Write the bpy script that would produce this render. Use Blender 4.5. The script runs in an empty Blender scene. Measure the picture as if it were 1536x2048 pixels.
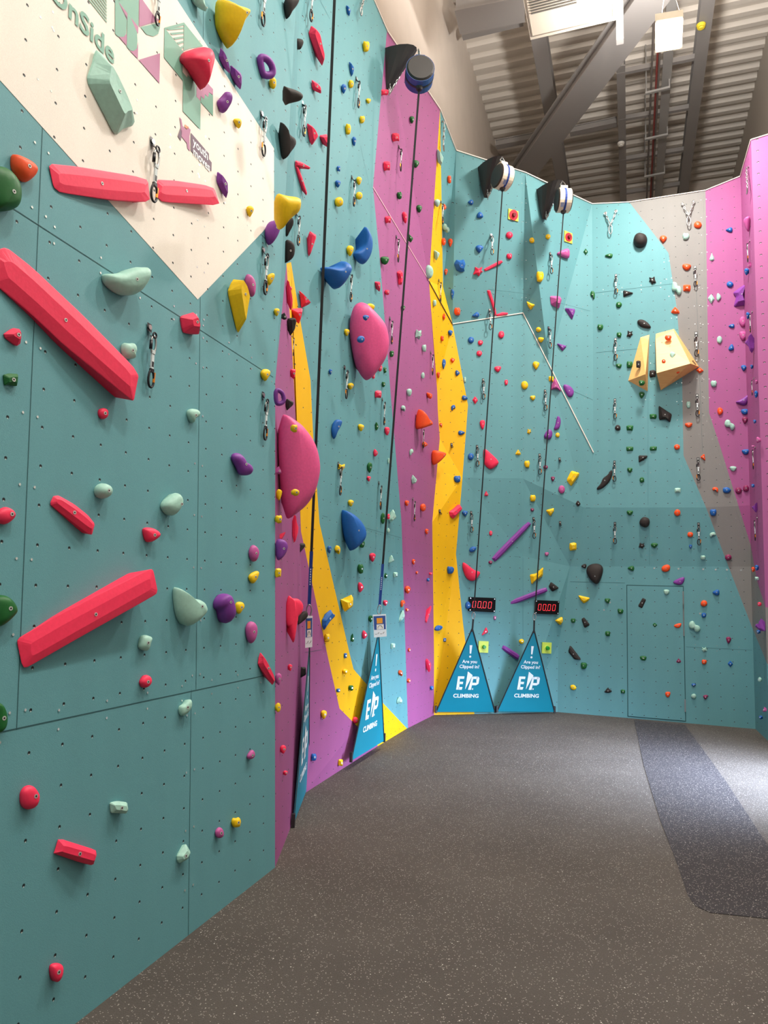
import bpy, bmesh, math, random
from mathutils import Vector as V, Matrix
random.seed(7)
SC = bpy.context.scene
COL = SC.collection
# ------------------------------------------------------------------ camera
F = 1420.0; H = 1.65
TH = math.atan(162 / F); PH = 0.03
FW = V((0, math.cos(TH), math.sin(TH))); _r = V((1, 0, 0)); _u = V((0, -math.sin(TH), math.cos(TH)))
RT = math.cos(PH) * _r + math.sin(PH) * _u; UP = -math.sin(PH) * _r + math.cos(PH) * _u
CAM = V((0, 0, H))
Z = V((0, 0, 1))
def ray(x, y): return RT * ((x - 768) / F) + UP * (-(y - 1024) / F) + FW
def atz(x, y, z):
    r = ray(x, y); return CAM + r * ((z - H) / r.z)
def floor(x, y): return atz(x, y, 0)
def hit(x, y, P, n):
    r = ray(x, y); return CAM + r * ((P - CAM).dot(n) / r.dot(n))
cd = bpy.data.cameras.new('camera'); co = bpy.data.objects.new('camera', cd); COL.objects.link(co)
cd.sensor_fit = 'VERTICAL'; cd.sensor_height = 24; cd.lens = F / 2048 * 24; cd.clip_end = 200; cd.clip_start = .02
m = Matrix((RT, UP, -FW)).transposed().to_4x4(); m.translation = CAM; co.matrix_world = m
SC.camera = co

# ------------------------------------------------------------------ materials
def lin(c):
    return tuple(((v / 255) / 12.92 if v / 255 <= .04045 else ((v / 255 + .055) / 1.055) ** 2.4) for v in c) + (1,)
MATS = {}
def nmat(name):
    mt = bpy.data.materials.new(name); mt.use_nodes = True
    nt = mt.node_tree; b = nt.nodes['Principled BSDF']; return mt, nt, b
def mat(name, c, rough=.55, metal=0, noise=.0, nscale=40, bump=0, spec=.5, emit=None, es=0):
    if name in MATS: return MATS[name]
    mt, nt, b = nmat(name)
    b.inputs['Base Color'].default_value = lin(c); b.inputs['Roughness'].default_value = rough
    b.inputs['Metallic'].default_value = metal
    b.inputs['Specular IOR Level'].default_value = spec
    if noise or bump:
        tc = nt.nodes.new('ShaderNodeTexCoord'); n = nt.nodes.new('ShaderNodeTexNoise')
        n.inputs['Scale'].default_value = nscale; n.inputs['Detail'].default_value = 3
        nt.links.new(tc.outputs['Object'], n.inputs['Vector'])
        if noise:
            mx = nt.nodes.new('ShaderNodeMix'); mx.data_type = 'RGBA'
            mx.inputs[6].default_value = lin([v * (1 - noise) for v in c]); mx.inputs[7].default_value = lin([min(255, v * (1 + noise)) for v in c])
            nt.links.new(n.outputs['Fac'], mx.inputs[0]); nt.links.new(mx.outputs[2], b.inputs['Base Color'])
        if bump:
            bp = nt.nodes.new('ShaderNodeBump'); bp.inputs['Strength'].default_value = bump; bp.inputs['Distance'].default_value = .002
            nt.links.new(n.outputs['Fac'], bp.inputs['Height']); nt.links.new(bp.outputs['Normal'], b.inputs['Normal'])
    if emit:
        b.inputs['Emission Color'].default_value = lin(emit); b.inputs['Emission Strength'].default_value = es
    MATS[name] = mt; return mt

def wall_mat(name, c):
    """textured climbing panel with a square grid of T-nut holes (UV in grid pitches)"""
    mt, nt, b = nmat(name); N = nt.nodes; L = nt.links
    b.inputs['Roughness'].default_value = .62; b.inputs['Specular IOR Level'].default_value = .35
    uv = N.new('ShaderNodeUVMap'); uv.uv_map = 'UVMap'
    def cell(off):
        a = N.new('ShaderNodeVectorMath'); a.operation = 'ADD'; a.inputs[1].default_value = (.5 + off[0], .5 + off[1], 0); L.new(uv.outputs[0], a.inputs[0])
        f = N.new('ShaderNodeVectorMath'); f.operation = 'FRACTION'; L.new(a.outputs[0], f.inputs[0])
        s = N.new('ShaderNodeVectorMath'); s.operation = 'SUBTRACT'; s.inputs[1].default_value = (.5, .5, 0); L.new(f.outputs[0], s.inputs[0])
        mu = N.new('ShaderNodeVectorMath'); mu.operation = 'MULTIPLY'; mu.inputs[1].default_value = (.16, .16, 0); L.new(s.outputs[0], mu.inputs[0])
        l = N.new('ShaderNodeVectorMath'); l.operation = 'LENGTH'; L.new(mu.outputs[0], l.inputs[0]); return l.outputs['Value']
    def less(src, r):
        k = N.new('ShaderNodeMath'); k.operation = 'LESS_THAN'; k.inputs[1].default_value = r; L.new(src, k.inputs[0]); return k.outputs[0]
    hole = less(cell((0, 0)), .0066); glint = less(cell((0, .034)), .0026)  # pale dot below each hole is a highlight painted into the colour
    tc = N.new('ShaderNodeTexCoord')
    n1 = N.new('ShaderNodeTexNoise'); n1.inputs['Scale'].default_value = 260; n1.inputs['Detail'].default_value = 2; L.new(tc.outputs['Object'], n1.inputs['Vector'])
    mp = N.new('ShaderNodeMapping'); mp.inputs['Scale'].default_value = (3.2, 3.2, .5); L.new(tc.outputs['Object'], mp.inputs['Vector'])
    n2 = N.new('ShaderNodeTexNoise'); n2.inputs['Scale'].default_value = 1.6; n2.inputs['Detail'].default_value = 5; L.new(mp.outputs[0], n2.inputs['Vector'])
    def mix(f, a, bb):
        k = N.new('ShaderNodeMix'); k.data_type = 'RGBA'
        for s, v in ((0, f), (6, a), (7, bb)):
            if hasattr(v, 'links') or hasattr(v, 'is_linked'): L.new(v, k.inputs[s])
            else: k.inputs[s].default_value = v
        return k.outputs[2]
    base = mix(n2.outputs['Fac'], lin([v * .93 for v in c]), lin([min(255, v * 1.06) for v in c]))
    fine = mix(n1.outputs['Fac'], lin([v * .86 for v in c]), lin([min(255, v * 1.12) for v in c]))
    bc = mix(.45, base, fine)
    bc = mix(hole, bc, lin([v * .16 for v in c])); bc = mix(glint, bc, lin((190, 205, 200)))
    L.new(bc, b.inputs['Base Color'])
    bp = N.new('ShaderNodeBump'); bp.inputs['Strength'].default_value = .35; bp.inputs['Distance'].default_value = .0015
    L.new(n1.outputs['Fac'], bp.inputs['Height']); L.new(bp.outputs['Normal'], b.inputs['Normal'])
    MATS[name] = mt; return mt
WM = dict(t=wall_mat('teal_panel', (98, 154, 160)), p=wall_mat('purple_panel', (162, 86, 138)), y=wall_mat('yellow_panel', (255, 186, 4)),
          c=wall_mat('cream_panel', (240, 229, 216)), g=wall_mat('grey_panel', (130, 129, 126)))
WK = ['t', 'p', 'y', 'c', 'g']
JOINT = mat('panel_joint', (38, 82, 86), .8)
SCREW = mat('screw_head', (225, 235, 232), .25, .6)
HC = dict(r=(253, 50, 88), m=(164, 208, 192), g=(22, 98, 40), b=(28, 98, 176), y=(250, 200, 10), p=(128, 58, 150), k=(186, 84, 148),
          o=(250, 84, 30), x=(44, 38, 36), P=(226, 84, 142), d=(134, 34, 84), v=(190, 105, 205))
HN = dict(r='red', m='mint', g='green', b='blue', y='yellow', p='purple', k='mauve', o='orange', x='black', P='pink', d='magenta', v='violet')
def hmat(k): return mat('hold_' + HN[k], HC[k], .5 if k != 'x' else .7, noise=.06, nscale=60, bump=.25, spec=.4)
STEEL = mat('brushed_steel', (178, 178, 176), .3, .9); DSTEEL = mat('dark_anodised_metal', (48, 48, 50), .35, .7)
BOLT = mat('bolt_steel', (220, 222, 220), .3, .7); SLING = mat('sling_webbing', (205, 215, 215), .8, noise=.15, nscale=300)
ORG = mat('orange_anodised', (235, 140, 30), .35, .5); BLACK = mat('black_webbing', (22, 26, 28), .8); BLUEW = mat('blue_webbing', (18, 60, 140), .7)
WHITE = mat('white_print', (232, 238, 240), .6); BANNER = mat('teal_vinyl_banner', (0, 128, 150), .45, noise=.05, nscale=3)
PLASTIC = mat('black_moulded_plastic', (44, 42, 42), .45, bump=.3, nscale=200)
IVORY = mat('ivory_housing', (226, 214, 190), .45); DBLUE = mat('navy_housing', (40, 82, 148), .4)

# ------------------------------------------------------------------ object helpers
def newobj(name, me, parent=None, loc=None):
    o = bpy.data.objects.new(name, me); COL.objects.link(o)
    if parent: o.parent = parent
    if loc is not None: o.location = loc
    return o
def tag(o, label, cat, group=None):
    o['label'] = label; o['category'] = cat
    if group: o['group'] = group
    return o
def empty(name, loc, label=None, cat=None, group=None):
    o = newobj(name, None, None, loc); o.empty_display_size = .05
    if label: tag(o, label, cat, group)
    return o
class MB:
    def __init__(s): s.v = []; s.f = []; s.mi = []; s.mats = []
    def m(s, mt):
        if mt not in s.mats: s.mats.append(mt)
        return s.mats.index(mt)
    def add(s, vs, fs, mt):
        k = len(s.v); s.v += [V(p) for p in vs]; i = s.m(mt)
        for f in fs: s.f.append([k + a for a in f]); s.mi.append(i)
    def box8(s, p, mt):  # p: 4 bottom + 4 top
        s.add(p, [(3, 2, 1, 0), (4, 5, 6, 7), (0, 1, 5, 4), (1, 2, 6, 5), (2, 3, 7, 6), (3, 0, 4, 7)], mt)
    def box(s, c, ax, ay, az, mt):  # centre, half axes
        c = V(c); p = [c - ax - ay - az, c + ax - ay - az, c + ax + ay - az, c - ax + ay - az]
        s.box8(p + [q + az * 2 for q in p], mt)
    def prism(s, pts, d, mt):
        n = len(pts); s.add(list(pts) + [p + d for p in pts], [tuple(range(n))[::-1], tuple(range(n, 2 * n))] + [(i, (i + 1) % n, n + (i + 1) % n, n + i) for i in range(n)], mt)
    def bar(s, a, b, w, h, mt, side=None):
        a = V(a); b = V(b); d = (b - a).normalized(); sd = side if side else d.cross(Z)
        if sd.length < 1e-4: sd = V((1, 0, 0))
        sd = (sd - d * sd.dot(d)).normalized(); up = sd.cross(d).normalized()
        p = [a - sd * w / 2 - up * h / 2, a + sd * w / 2 - up * h / 2, a + sd * w / 2 + up * h / 2, a - sd * w / 2 + up * h / 2]
        s.box8([p[0], p[1], p[2], p[3]] + [q + (b - a) for q in p], mt)
    def tube(s, pts, r, mt, n=8, closed=False):
        pts = [V(p) for p in pts]; N = len(pts); k = len(s.v); i0 = s.m(mt); prev = None
        for i, p in enumerate(pts):
            if closed: d = pts[(i + 1) % N] - pts[i - 1]
            else: d = pts[min(i + 1, N - 1)] - pts[max(i - 1, 0)]
            d.normalize()
            if prev is None:
                a = d.cross(Z)
                if a.length < .1: a = d.cross(V((0, 1, 0)))
            else: a = prev - d * prev.dot(d)
            a.normalize(); prev = a; b = d.cross(a)
            rr = r[i] if isinstance(r, (list, tuple)) else r
            for j in range(n):
                t = 2 * math.pi * j / n; s.v.append(p + a * (math.cos(t) * rr) + b * (math.sin(t) * rr))
        for i in range(N if closed else N - 1):
            for j in range(n):
                i2 = (i + 1) % N; j2 = (j + 1) % n
                s.f.append([k + i * n + j, k + i * n + j2, k + i2 * n + j2, k + i2 * n + j]); s.mi.append(i0)
        if not closed:
            s.f.append([k + j for j in range(n)][::-1]); s.mi.append(i0); s.f.append([k + (N - 1) * n + j for j in range(n)]); s.mi.append(i0)
    def disc(s, c, ax, r, h, mt, n=12, r2=None):
        ax = ax.normalized(); a = ax.cross(Z)
        if a.length < .1: a = ax.cross(V((1, 0, 0)))
        a.normalize(); b = ax.cross(a); r2 = r if r2 is None else r2; k = len(s.v); i0 = s.m(mt)
        for rr, hh in ((r, 0), (r2, h)):
            for j in range(n):
                t = 2 * math.pi * j / n; s.v.append(c + ax * hh + (a * math.cos(t) + b * math.sin(t)) * rr)
        s.f.append([k + j for j in range(n)][::-1]); s.f.append([k + n + j for j in range(n)]); s.mi += [i0, i0]
        for j in range(n): s.f.append([k + j, k + (j + 1) % n, k + n + (j + 1) % n, k + n + j]); s.mi.append(i0)
    def build(s, name, parent=None, origin=None, smooth=False, fix=True, world=True):
        me = bpy.data.meshes.new(name); o0 = V(origin) if origin is not None else V((0, 0, 0))
        me.from_pydata([p - o0 for p in s.v], [], s.f)
        for mt in s.mats: me.materials.append(mt)
        for i, p in enumerate(me.polygons): p.material_index = s.mi[i]; p.use_smooth = smooth
        if fix:
            bm = bmesh.new(); bm.from_mesh(me); bmesh.ops.recalc_face_normals(bm, faces=bm.faces); bm.to_mesh(me); bm.free()
        me.update()
        if parent is not None:
            return newobj(name, me, parent, (o0 - parent.location) if world else o0)
        return newobj(name, me, None, o0)

# ------------------------------------------------------------------ the climbing wall: planes
a0 = floor(150, 2048); a1 = floor(550, 1735); dA = (a1 - a0).normalized(); uA = ray(500, -10000).normalized(); nA = dA.cross(uA).normalized()
uA = nA.cross(dA).normalized()
if uA.z < 0: uA = -uA
c0 = floor(607, 1588); c1 = floor(868, 1430); dC = (c1 - c0).normalized(); nC = dC.cross(Z).normalized()
d1 = floor(1115, 1424); dD = (d1 - c1).normalized(); nD = dD.cross(Z).normalized()
e1 = floor(1511, 1458); dE = (e1 - d1).normalized(); nE = dE.cross(Z).normalized()
r1 = floor(1536, 1482); dR = (r1 - e1).normalized(); nR = dR.cross(Z).normalized()
PL = dict(A=(a1, nA), C=(c1, nC), D=(d1, nD), E=(e1, nE), R=(e1, nR))
for k, (P, n) in PL.items():
    if n.dot(CAM - P) < 0: PL[k] = (P, -n)
def pv(x, y, pl, off=0):
    if pl == 'f': return floor(x, y)
    if pl == 'z': return atz(x, y, off)
    P, n = PL[pl]; return hit(x, y, P + n * off, n)
TOPZ = 7.85
VT = {}
def vt(k, x, y, pl, off=0): VT[k] = pv(x, y, pl, off)
# A / B edge
abt = hit(551, -500, a1, PL['A'][1]); t = (TOPZ - a1.z) / (abt.z - a1.z)
VT['AB0'] = a1; VT['AB1'] = a1.lerp(abt, t)
r = ray(547, 761); VT['ABm'] = a1.lerp(abt, (hit(547, 761, a1, PL['A'][1]).z) / abt.z)
for k, x, y, pl, o in [
    # fold B/C
    ('Bf0', 607, 1588, 'f', 0), ('Bf1', 602, 1063, 'C', 0), ('Bf2', 603, 655, 'C', 0), ('Bf3', 610, -318, 'z', TOPZ),
    # C tops + purple band
    ('Ct1', 748, 0, 'z', TOPZ), ('Ct2', 774, 61, 'z', TOPZ), ('P1', 756, 260, 'C', .03), ('W0', 746, 375, 'C', 0), ('P3', 760, 520, 'C', 0), ('P4', 781, 783, 'C', 0),
    ('P5', 803, 1043, 'C', 0), ('P6', 816, 1456, 'f', 0), ('P7', 814, 1457, 'f', 0),
    ('L0', 880, 218, 'z', TOPZ), ('L1', 858, 562, 'C', 0), ('L2', 872, 783, 'D', .0), ('L3', 879.5, 878, 'D', .0), ('L4', 864.5, 1045, 'C', 0), ('L5', 868, 1306, 'C', 0), ('L6', 868, 1430, 'f', 0),
    # yellow band on C
    ('Y1', 621, 760, 'C', 0), ('Y2', 627, 884, 'C', 0), ('Y3', 639, 1046, 'C', 0), ('Y4', 664, 1155, 'C', 0), ('Y5', 699, 1306, 'C', 0), ('Y6', 707, 1338, 'C', 0), ('Y7', 731, 1366, 'C', 0), ('Y8', 765, 1405, 'C', 0),
    ('Z1', 626, 1174, 'C', 0), ('Z2', 654, 1306, 'C', 0), ('Z3', 679, 1417, 'C', 0), ('Z4', 714, 1452, 'C', 0), ('Z5', 756, 1492, 'f', 0),
    # D
    ('R1', 886, 574, 'D', .12), ('R1b', 905, 648, 'D', .04), ('R2', 936, 810, 'D', .03), ('K0', 925, 955, 'D', .03), ('R3', 912, 1108, 'D', 0), ('R4', 926, 1246, 'D', 0), ('R5', 943, 1426, 'f', 0),
    ('T0', 912, 300, 'z', TOPZ), ('T1', 1050, 344, 'z', TOPZ), ('T2', 1184, 407, 'E', .1), ('M1', 1046, 626, 'D', .08), ('T1b', 1098, 366, 'z', TOPZ - .03), 
    ('F1', 1187, 905, 'E', .1), ('F2', 1168, 1015, 'E', .1), ('F3', 1140, 1133, 'E', 0), ('F4', 1117, 1290, 'E', 0), ('F5', 1115, 1424, 'f', 0),
    ('K1', 1046, 957, 'D', .09), ('J1', 1046, 1112, 'D', 0), ('G1', 1046, 1426, 'f', 0),
    # E
    ('g0', 1258, 403.5, 'E', .1), ('g1', 1337, 506, 'E', .1), ('g2', 1354, 620, 'E', .1), ('g3', 1364, 750, 'E', .1), ('g4', 1367, 911, 'E', .1), ('g5', 1412, 1015, 'E', .1), ('g6', 1457, 1133, 'E', 0), ('g7', 1505, 1257, 'E', 0),
    ('h0', 1411, 380, 'E', .1), ('h1', 1418, 825, 'E', .1), ('h2', 1444, 905, 'E', .1), ('h3', 1477, 1012, 'E', .1),
    ('q0', 1489, 351, 'z', TOPZ - .07), ('q1', 1502, 905, 'R', 0), ('q2', 1503, 1012, 'R', 0), ('q3', 1502.5, 1090, 'R', 0), ('q4', 1504, 1133, 'R', 0), ('q5', 1505.5, 1257, 'R', 0), ('q6', 1511, 1458, 'f', 0),
]: vt(k, x, y, pl, o)
VT['G1'] = c1.lerp(d1, (VT['G1'] - c1).length / (d1 - c1).length); VT['R5'] = c1.lerp(d1, (VT['R5'] - c1).length / (d1 - c1).length)
# corner E/R: intersection of planes, straight up
def oncorner(y):
    z = hit(1503, y, e1, PL['E'][1]).z; return V((e1.x, e1.y, z))
for k, y in (('q1', 905), ('q2', 1012), ('q3', 1090), ('q4', 1133), ('q5', 1257)): VT[k] = oncorner(y)
VT['q0'] = V((e1.x, e1.y, TOPZ - .07))
for k in ('q1', 'q2'): VT[k] = VT[k] + PL['E'][1] * .1
VT['q0'] = VT['q0'] + PL['E'][1] * .1
VT['q3'] = VT['q3'] + PL['E'][1] * .04
# R far edge and P
rE = hit(1531, 1215, e1, PL['R'][1]); rE = V((rE.x, rE.y, 0)); VT['s0'] = V((rE.x, rE.y, TOPZ - .07))
def onedge(x, y): return V((rE.x, rE.y, hit(x, y, rE, V((0, -1, 0))).z))
VT['s1'] = onedge(1531, 1215); VT['s2'] = onedge(1535, 1328); VT['s3'] = rE
VT['m1'] = e1.lerp(rE, .45); VT['m1'] = V((VT['m1'].x, VT['m1'].y, hit(1517, 1160, e1, PL['R'][1]).z))
pf = rE + V((1.05, -.75, 0)); VT['t0'] = V((pf.x, pf.y, TOPZ - .07)); VT['t1'] = pf
VT['t2'] = V((pf.x, pf.y, VT['s2'].z - .1)); VT['t3'] = V((pf.x, pf.y, VT['s1'].z + .2))
# A outline (from corner back past the camera)
ab = a1 - dA * 9.5; VT['A0'] = ab; VT['A1'] = ab + uA * (TOPZ / uA.z)
FACES = [  # wall, section plane, colour, verts
    ('A', 'A', 't', 'A0 AB0 AB1 A1'),
    ('B', 'A', 't', 'AB1 Bf3 Bf2 b1 b2 ABm'), ('B', 'A', 'p', 'AB0 ABm b2 b3 b4 Bf1 Bf0'), ('B', 'A', 'y', 'b2 b1 Bf2 Bf1 b4 b3'),
    ('C', 'C', 't', 'Bf3 Ct1 Ct2 P1 W0 P3 P4 P5 P6 P7 Y8 Y7 Y6 Y5 Y4 Y3 Y2 Y1 Bf2'),
    ('C', 'C', 'y', 'Bf2 Y1 Y2 Y3 Y4 Y5 Y6 Y7 Y8 P7 Z5 Z4 Z3 Z2 Z1 Bf1'), ('C', 'C', 'p', 'Bf1 Z1 Z2 Z3 Z4 Z5 Bf0'),
    ('C', 'C', 'p', 'Ct2 L0 L1'), ('C', 'C', 'p', 'Ct2 L1 W0 P1'), ('C', 'C', 'p', 'W0 L1 L2 L3 L4 L5 L6 P6 P5 P4 P3'),
    ('D', 'D', 'y', 'L0 R1 L1'), ('D', 'D', 'y', 'L1 R1 R1b L2'), ('D', 'D', 'y', 'L2 R1b R2 L3'), ('D', 'D', 'y', 'L3 R2 K0 L4'), ('D', 'D', 'y', 'L4 K0 R3 L5'), ('D', 'D', 'y', 'L5 R3 R4 R5 L6'),
    ('D', 'D', 't', 'L0 T0 R1b R1'), ('D', 'D', 't', 'T0 T1 M1 R1b'), ('D', 'D', 't', 'T1 T1b Mx M1'), ('D', 'D', 't', 'T1b T2 Mx'), ('D', 'D', 't', 'T2 F1 Mx'),
    ('D', 'D', 't', 'R1b M1 K1 K0 R2'), ('D', 'D', 't', 'M1 Mx F1 F2 K1'), ('D', 'D', 't', 'K0 K1 J1 R3'), ('D', 'D', 't', 'K1 F2 F3 J1'),
    ('D', 'D', 't', 'R3 J1 G1 R5 R4'), ('D', 'D', 't', 'J1 F3 F4 F5 G1'),
    ('E', 'E', 't', 'T2 g0 g1 g2 g3 g4 F1'), ('E', 'E', 'g', 'g0 h0 h1 h2 g4 g3 g2 g1'), ('E', 'E', 'p', 'h0 q0 q1 h2 h1'),
    ('E', 'E', 't', 'F1 g4 g5 F2'), ('E', 'E', 'g', 'g4 h2 h3 g5'), ('E', 'E', 'p', 'h2 q1 q2 h3'),
    ('E', 'E', 't', 'F2 g5 g6 F3'), ('E', 'E', 'g', 'g5 h3 q3 q4 g6'), ('E', 'E', 'p', 'h3 q2 q3'),
    ('E', 'E', 't', 'F3 g6 g7 q5 q6 F5 F4'), ('E', 'E', 'g', 'g6 q4 q5 g7'),
    ('R', 'R', 'p', 'q0 s0 s1 m1 q3 q2 q1'), ('R', 'R', 'g', 'q3 m1 s1 s2 q5 q4'), ('R', 'R', 't', 'q5 s2 s3 q6'),
    ('P', 'R', 'p', 's0 t0 t3 s1'), ('P', 'R', 'g', 's1 t3 t2 s2'), ('P', 'R', 't', 's2 t2 t1 s3'),
]
VT['Mx'] = hit(1098, 729, VT['M1'], (VT['F1'] - VT['M1']).cross(ray(1098, 729).cross(VT['F1'] - VT['M1'])))
# interior points of the B face
_nb = (VT['AB1'] - a1).cross(VT['Bf0'] - a1).normalized()
for k, x, y in (('b1', 582, 524), ('b2', 573, 527), ('b3', 585, 715), ('b4', 595, 900)): VT[k] = hit(x, y, a1, _nb)
PL['B'] = (a1, _nb if _nb.dot(CAM - a1) > 0 else -_nb)
REF = dict(A=(340.5, 812, .163, .15), B=(660, 1100, .3, .16), C=(663, 316.6, .163, .163), D=(1003.4, 854.2, .16, .16), E=(1260.1, 526.2, .1585, .1585), R=(1515, 900, .3, .16), P=(1528, 700, .4, .16))
def newell(ps):
    n = V((0, 0, 0))
    for i, p in enumerate(ps):
        q = ps[(i + 1) % len(ps)]
        n += V(((p.y - q.y) * (p.z + q.z), (p.z - q.z) * (p.x + q.x), (p.x - q.x) * (p.y + q.y)))
    return n.normalized()
def proj(p):
    d = p - CAM; z = d.dot(FW); return (768 + F * d.dot(RT) / z, 1024 - F * d.dot(UP) / z)
LOOK = []  # (poly px, P, n, wall, colour)
meshes = {}
NAMES = dict(A='wall_left', B='wall_left_return', C='wall_centre_left', D='wall_centre', E='wall_back', R='wall_right', P='wall_far_right')
for w, sp, c, vs in FACES:
    ps = [VT[k] for k in vs.split()]; n = newell(ps); cen = sum(ps, V((0, 0, 0))) / len(ps)
    if n.dot(CAM - cen) < 0: n = -n
    uD = Z.cross(n).normalized(); vD = n.cross(uD).normalized()
    rx, ry, pu, pvv = REF[w]; rp = hit(rx, ry, cen, n)
    g = meshes.setdefault(w, dict(v=[], f=[], uv=[], c=[])); k = len(g['v'])
    g['v'] += ps; g['f'].append(list(range(k, k + len(ps)))); g['c'].append(c)
    g['uv'].append([((p - rp).dot(uD) / pu, (p - rp).dot(vD) / pvv) for p in ps])
    if w == 'A':
        LOOK.append((None, cen, n, w, c))
    else: LOOK.append(([proj(p) for p in ps], cen, n, w, c))
# cream logo panel painted on A
CP = [(395, 599), (547.6, 440), (547.6, 297), (354, 0), (100, -390), (-600, -390), (-600, -504)]
CPA = [hit(x, y, a1, PL['A'][1]) for x, y in CP]
for i in range(len(CPA)):
    if CPA[i].z > TOPZ - .02: CPA[i] = CPA[i] * 1; CPA[i] += uA * ((TOPZ - .02 - CPA[i].z) / uA.z)
g = meshes['A']; k = len(g['v']); rp = hit(340.5, 812, a1, PL['A'][1]); nn = PL['A'][1]; uD = Z.cross(nn).normalized(); vD = nn.cross(uD)
g['v'] += [p + nn * .0015 for p in CPA]; g['f'].append(list(range(k, k + len(CPA)))); g['c'].append('c')
g['uv'].append([((p - rp).dot(uD) / .163, (p - rp).dot(vD) / .15) for p in CPA])
def inpoly(x, y, poly):
    c = False; n = len(poly)
    for i in range(n):
        x1, y1 = poly[i]; x2, y2 = poly[(i + 1) % n]
        if (y1 > y) != (y2 > y) and x < (x2 - x1) * (y - y1) / (y2 - y1) + x1: c = not c
    return c
def lookup(x, y, only=None):
    for poly, P, n, w, c in LOOK:
        if only and w not in only: continue
        if poly is None:
            if x < 547.5 and not only or (only and w in only):
                return P, n, w, ('c' if inpoly(x, y, CP) else c)
            continue
        if inpoly(x, y, poly): return P, n, w, c
    w = only[0] if only else 'B'
    P, n = PL[w]; return P, n, w, 'p'
WALLS = {}
for w, g in meshes.items():
    me = bpy.data.meshes.new(NAMES[w]); me.from_pydata(g['v'], [], g['f'])
    for k in WK: me.materials.append(WM[k])
    uvl = me.uv_layers.new(name='UVMap')
    for i, p in enumerate(me.polygons):
        p.material_index = WK.index(g['c'][i])
        for j, li in enumerate(p.loop_indices): uvl.data[li].uv = g['uv'][i][j]
    bm = bmesh.new(); bm.from_mesh(me)
    bmesh.ops.triangulate(bm, faces=[f for f in bm.faces if len(f.verts) > 4], ngon_method='EAR_CLIP'); bmesh.ops.remove_doubles(bm, verts=bm.verts, dist=.0003)
    for f in bm.faces:
        if f.normal.dot(CAM - f.calc_center_median()) < 0: f.normal_flip()
    bm.to_mesh(me); bm.free()
    o = newobj(NAMES[w], me); o['kind'] = 'structure'
    md = o.modifiers.new('thickness', 'SOLIDIFY'); md.thickness = .018; md.offset = -1; md.material_offset_rim = 0
    WALLS[w] = o
# seams + screws, as children of their wall
def seamline(w, pts, wdt=.004, scr=True, mt=JOINT):
    """pts: pixel polyline on wall w"""
    B = seams.setdefault(w, MB()); S = screws.setdefault(w, MB())
    q = []
    for x, y in pts:
        P, n, ww, c = lookup(x, y, [w]); q.append((hit(x, y, P, n) + n * .0012, n))
    for (a, n1), (b, n2) in zip(q, q[1:]):
        d = (b - a).normalized(); s = d.cross(n1).normalized() * wdt / 2
        B.add([a - s, b - s, b + s, a + s], [(0, 1, 2, 3)], mt)
        if scr:
            L = (b - a).length; t = .12
            while t < L:
                for sg in (-1, 1):
                    c = a + d * t + s.normalized() * .035 * sg
                    S.disc(c, n1, .0055, .0012, SCREW, 6)
                t += .27
seams = {}; screws = {}
def horiz(w, x, y, xs):
    P, n, ww, c = lookup(x, y, [w]); p0 = hit(x, y, P, n); h = Z.cross(n).normalized(); out = []
    for X in xs:
        # point along horizontal through p0 whose pixel x is X
        lo, hi = -12.0, 12.0; f = lambda s: proj(p0 + h * s)[0] - X
        s = 0
        for _ in range(40):
            pp = p0 + h * s; dx = (proj(pp + h * .001)[0] - proj(pp)[0]) / .001; s -= (proj(pp)[0] - X) / dx
        out.append(proj(p0 + h * s))
    return out
for x, y in ((84, 19), (399, 659), (300, 1400)): seamline('A', horiz('A', x, y, (-60, 546)))
for x, y0, y1 in ((57, -300, 1454), (397, -300, 1378), (388, 1378, 1862)):
    b = hit(x, 900, a1, PL['A'][1]); pt = lambda z: proj(b + uA * ((z - b.z) / uA.z)); zz = [hit(x, yy, a1, PL['A'][1]).z for yy in (y0, y1)]
    seamline('A', [pt(zz[0]), pt(zz[1])], .003)
seamline('C', [(640, 0), (669, 57), (740, 378)], .003); seamline('C', [(572, 118), (655, 245)][1:] + [(700, 330)], .003, False)
seamline('C', horiz('C', 700, 1047, (645, 802)), .003); seamline('C', horiz('C', 640, 1300, (610, 698)), .003)
seamline('C', [(733, 1230), (735, 1360)], .003, False); seamline('C', [(795, 300), (786, 520)], .003, False)
seamline('D', [(903, 566), (971, 578), (1048, 587), (1180, 622)], .003); seamline('D', horiz('D', 1000, 1112, (925, 1040)), .003); seamline('D', [(1048, 350), (1048, 620)], .003)
seamline('D', [(912, 380), (905, 640)], .002); seamline('D', [(1046, 1116), (1046, 1420)], .002, False); seamline('D', [(1090, 757), (1186, 800)], .003)
seamline('E', horiz('E', 1300, 573, (1190, 1350))); seamline('E', horiz('E', 1380, 507, (1338, 1488)))
seamline('E', [(1296, 640), (1296, 1010)], .002); seamline('E', [(1298, 1018), (1299, 1130)], .002); seamline('E', horiz('E', 1240, 701, (1192, 1290))); seamline('E', horiz('E', 1300, 1167, (1140, 1250)))
seamline('E', horiz('E', 1200, 909, (1190, 1500))); seamline('E', horiz('E', 1200, 1015.5, (1172, 1500))); seamline('E', [(1392, 560), (1405, 905)], .002)
seamline('E', horiz('E', 1300, 1290, (1372, 1504)), .003); seamline('E', [(1341, 1420), (1341, 1440)], .002, False)
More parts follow.
